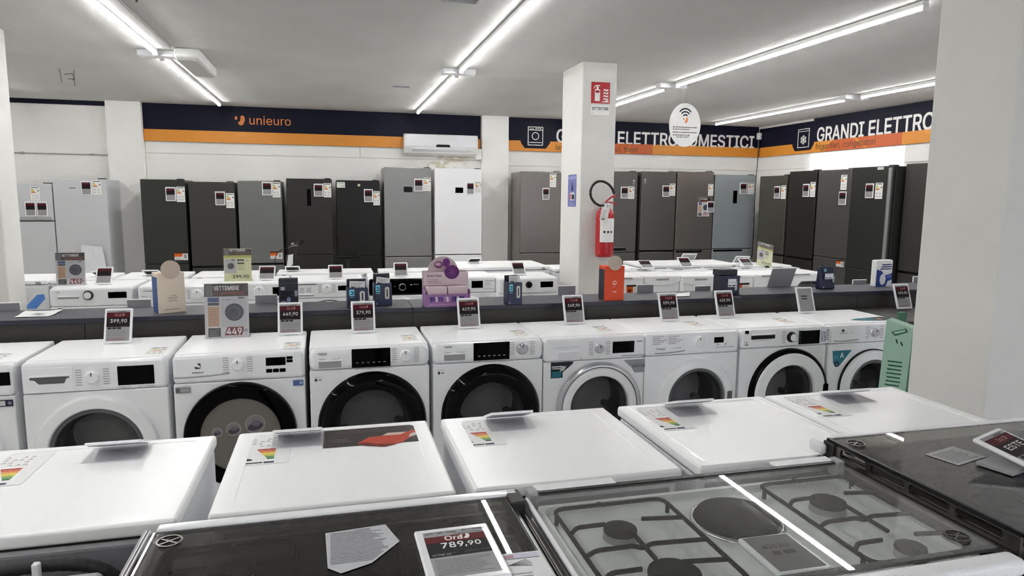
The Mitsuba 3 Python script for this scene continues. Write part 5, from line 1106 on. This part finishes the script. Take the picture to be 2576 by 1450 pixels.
tA.part('lid_hinge', cat(rbox(.396, .432, 1.50, 1.575, .845, .884, .004, 2)), 'm_dark', smooth=40)
emblem(tA, -.347, 1.495, .8792)
# C: dark cooker on the right
tC, zh = cooker(1.41, 2.30, 1.655, 1.05, .905, 'dark glass lidded cooker in the right foreground with open slots along its side', 'g_hobdark', 'm_enamel', False)
grate(tC, 1.47, 1.72, 1.14, 1.59, zh, 1.48, 1.26, 1.6)
for x, y, r in ((1.6, 1.48, .044), (1.6, 1.26, .05), (1.86, 1.37, .062), (2.1, 1.48, .036)): burner(tC, x, y, zh, r)
tC.part('lid', box(1.405, 2.30, 1.055, 1.655, .9035, .9055), 'g_hobdark')
for q in (box(1.403, 1.411, 1.05, 1.66, .898, .9065), box(1.405, 2.3, 1.648, 1.658, .9028, .9034), box(1.405, 2.3, 1.045, 1.056, .899, .9062)): tC.part('lid_border', q, 'm_black')
tC.part('back_strip', rbox(1.425, 2.28, 1.655, 1.678, .898, .908, .003, 2), 'm_white', smooth=40)
side = box(1.402, 1.410, 1.06, 1.655, .79, .897)
def slot(y0, y1, z0, z1):
    m = ext(rrect(y0, z0, y1, z1, .009), .06); R2 = np.eye(4); R2[:3, 0] = [0, 1, 0]; R2[:3, 1] = [0, 0, 1]; R2[:3, 2] = [1, 0, 0]; R2[0, 3] = 1.38; m.apply_transform(R2); return m
tC.part('side_frame', minus(side, slot(1.50, 1.60, .868, .893), slot(1.37, 1.485, .868, .893), slot(1.235, 1.355, .868, .893), slot(1.10, 1.22, .868, .893)), 'm_darksteel')
tC.part('side_strip', rbox(1.372, 1.402, 1.07, 1.66, .835, .858, .004, 2), 'm_darksteel', smooth=40)
tC.part('lid_hinge', cat(rbox(1.395, 1.425, 1.62, 1.665, .853, .90, .004, 2)), 'm_dark', smooth=40)
tC.part('hinge_cap', rbox(1.372, 1.392, 1.64, 1.70, .862, .895, .008, 2), 'm_white2', smooth=40)
emblem(tC, 1.448, 1.595, .9062)
# things lying on the lids
tag(flat(.237, 1.185, .8805, 1) @ tr(0, 0, .012), 'large price tag reading 789,90 on the dark cooker lid in the foreground', None, lean=0, w=.16, h=.215, stand=False, fine=False)
big = [k for k in scene if k.startswith('price_tag') and k.endswith('__screen')][-1]
p = Print(); w_, h_ = .16, .215; b = .016
p.rect(b, b, w_ - b, h_ - b, (158, 158, 160)); p.rect(b, h_ * .43, w_ - b, h_ * .80, (16, 13, 16), 2); p.rect(b, h_ * .695, w_ - b, h_ * .82, (92, 14, 22), 3)
p.text('Ora', w_ * .35, h_ * .725, .017, (240, 232, 230), 4, True); p.poly(affinity.translate(logo(.02), w_ * .57, h_ * .722), (240, 232, 230), 4)
p.text('789', w_ * .27, h_ * .58, .021, (240, 238, 236), 4, True, wide=.047); p.text(',90', w_ * .58, h_ * .585, .017, (240, 238, 236), 4, True)
p.text('COD. 788 / 7902', w_ * .12, h_ * .875, .006, (70, 70, 74), 3); p.text('SIL E PIANO', w_ * .62, h_ * .885, .006, (70, 70, 74), 3); p.lines(w_ * .5, h_ * .845, w_ * .88, h_ * .865, 1, (120, 120, 124), 3, .5)
p.rect(w_ * .14, h_ * .475, w_ * .46, h_ * .482, (120, 116, 118), 4); p.rect(w_ * .55, h_ * .475, w_ * .88, h_ * .478, (150, 140, 142), 4); p.text('OLTRE 05', w_ * .13, h_ * .445, .006, (170, 168, 168), 4)
p.lines(w_ * .14, h_ * .12, w_ * .86, h_ * .4, 10, (120, 118, 120), 2, .3)
m, c = p.get(); Mbig = flat(.237, 1.185, .8805, 1) @ tr(0, 0, .012) @ tr(-.08, 0, 0); m.apply_transform(Mbig); scene[big] = mikit.ply(m, 'm_print', color=c)
pp = Thing('instruction_sheet', 'printed instruction sheet with a cut corner on the dark left cooker lid', 'sheet')
p = Print(); g = Polygon([(-.031, 1.457), (.098, 1.468), (.122, 1.385), (.06, 1.31), (.0, 1.285), (-.025, 1.31)]); p.poly(g, (190, 192, 196), 0)
for i in range(24):
    y = 1.322 + .0058 * i; x0, x1 = -.02, .092 + (1.46 - y) * .12 - .03 * random.Random(i).random()
    q = sbox(x0, y, x1, y + .0022).intersection(g.buffer(-.006))
    if q.area > 0: p.poly(q, (92, 92, 96), 1)
pp.whole(p, 'm_print', M=tr(0, 0, .8803))
pc = Thing('energy_card', 'white energy card lying right of the large 789,90 price tag', 'card', flat(.305, 1.13, .8815, -2))
p = Print(); p.card(0, 0, .088, .15, (232, 232, 234), .001); p.rect(.006, .128, .082, .146, (206, 206, 222)); p.rect(.008, .13, .03, .142, (186, 150, 160), 2)
for i in range(6): p.poly(affinity.rotate(sbox(.012, .10 + .002 * i, .06, .1012 + .002 * i), -10 + 7 * i, origin=(.03, .1)), (80, 80, 84), 2)
p.rect(.006, .126, .082, .1272, (70, 70, 74), 2); p.lines(.01, .02, .06, .08, 6, (160, 170, 160), 2, .3)
pc.whole(p, 'm_print')
pc = Thing('instruction_sheet', 'printed paper half under the price tag on the right cooker lid', 'sheet', flat(1.60, 1.395, .9072, 14)); p = Print(); p.card(0, 0, .135, .09, (176, 177, 178), .0006); p.lines(.01, .012, .125, .08, 9, (120, 120, 122), 1, .35); pc.whole(p, 'm_print')
t = tag(flat(1.78, 1.30, .9075, 20) @ tr(0, -.04, .02) @ rotx(14), 'price tag with red band on the right cooker lid at the picture edge', 'ESTE', w=.16, h=.19, lean=0, stand=False)
pc = Thing('grey_folder', 'grey card under the price tag on the right cooker lid', 'card', flat(1.67, 1.30, .9072, 14)); pc.whole(rbox(0, .12, 0, .09, 0, .012, .002, 1), 'm_grey_plastic')

# ------------------------------------------------------------------ pipes behind the leftmost dishwasher (lower left corner)
ho = Thing('drain_hose', 'black drain hose looping behind the leftmost dishwasher', 'hose')
pts = spline([(-.98, 1.60, .62), (-.90, 1.60, .74), (-.78, 1.60, .79), (-.64, 1.60, .806), (-.53, 1.60, .792), (-.46, 1.60, .70)], 120)
ho.whole(tube(pts, .0145 + .0006 * np.sin(np.arange(120) * 1.6), 10), 'm_rubber', smooth=True)
pc = Thing('rear_housing', 'grey metal rear housing below the hose in the lower left corner', 'housing')
pc.part('cover', rbox(-1.1, -.42, 1.22, 1.53, .02, .775, .01, 2), 'm_grey_plastic', smooth=40)
pc.part('raised_box', rbox(-.60, -.47, 1.30, 1.50, .77, .835, .015, 2), 'm_grey_plastic', smooth=40)
pc.part('film', box(-.70, -.57, 1.25, 1.40, .778, .780), 'g_acrylic'); pc.part('screw', at(disc(.008, .012, 12, .003), -.50, 1.515, .775), 'm_chrome', smooth=40); pc.part('clip', rbox(-.63, -.615, 1.56, 1.575, .74, .83, .003, 1), 'm_white2')
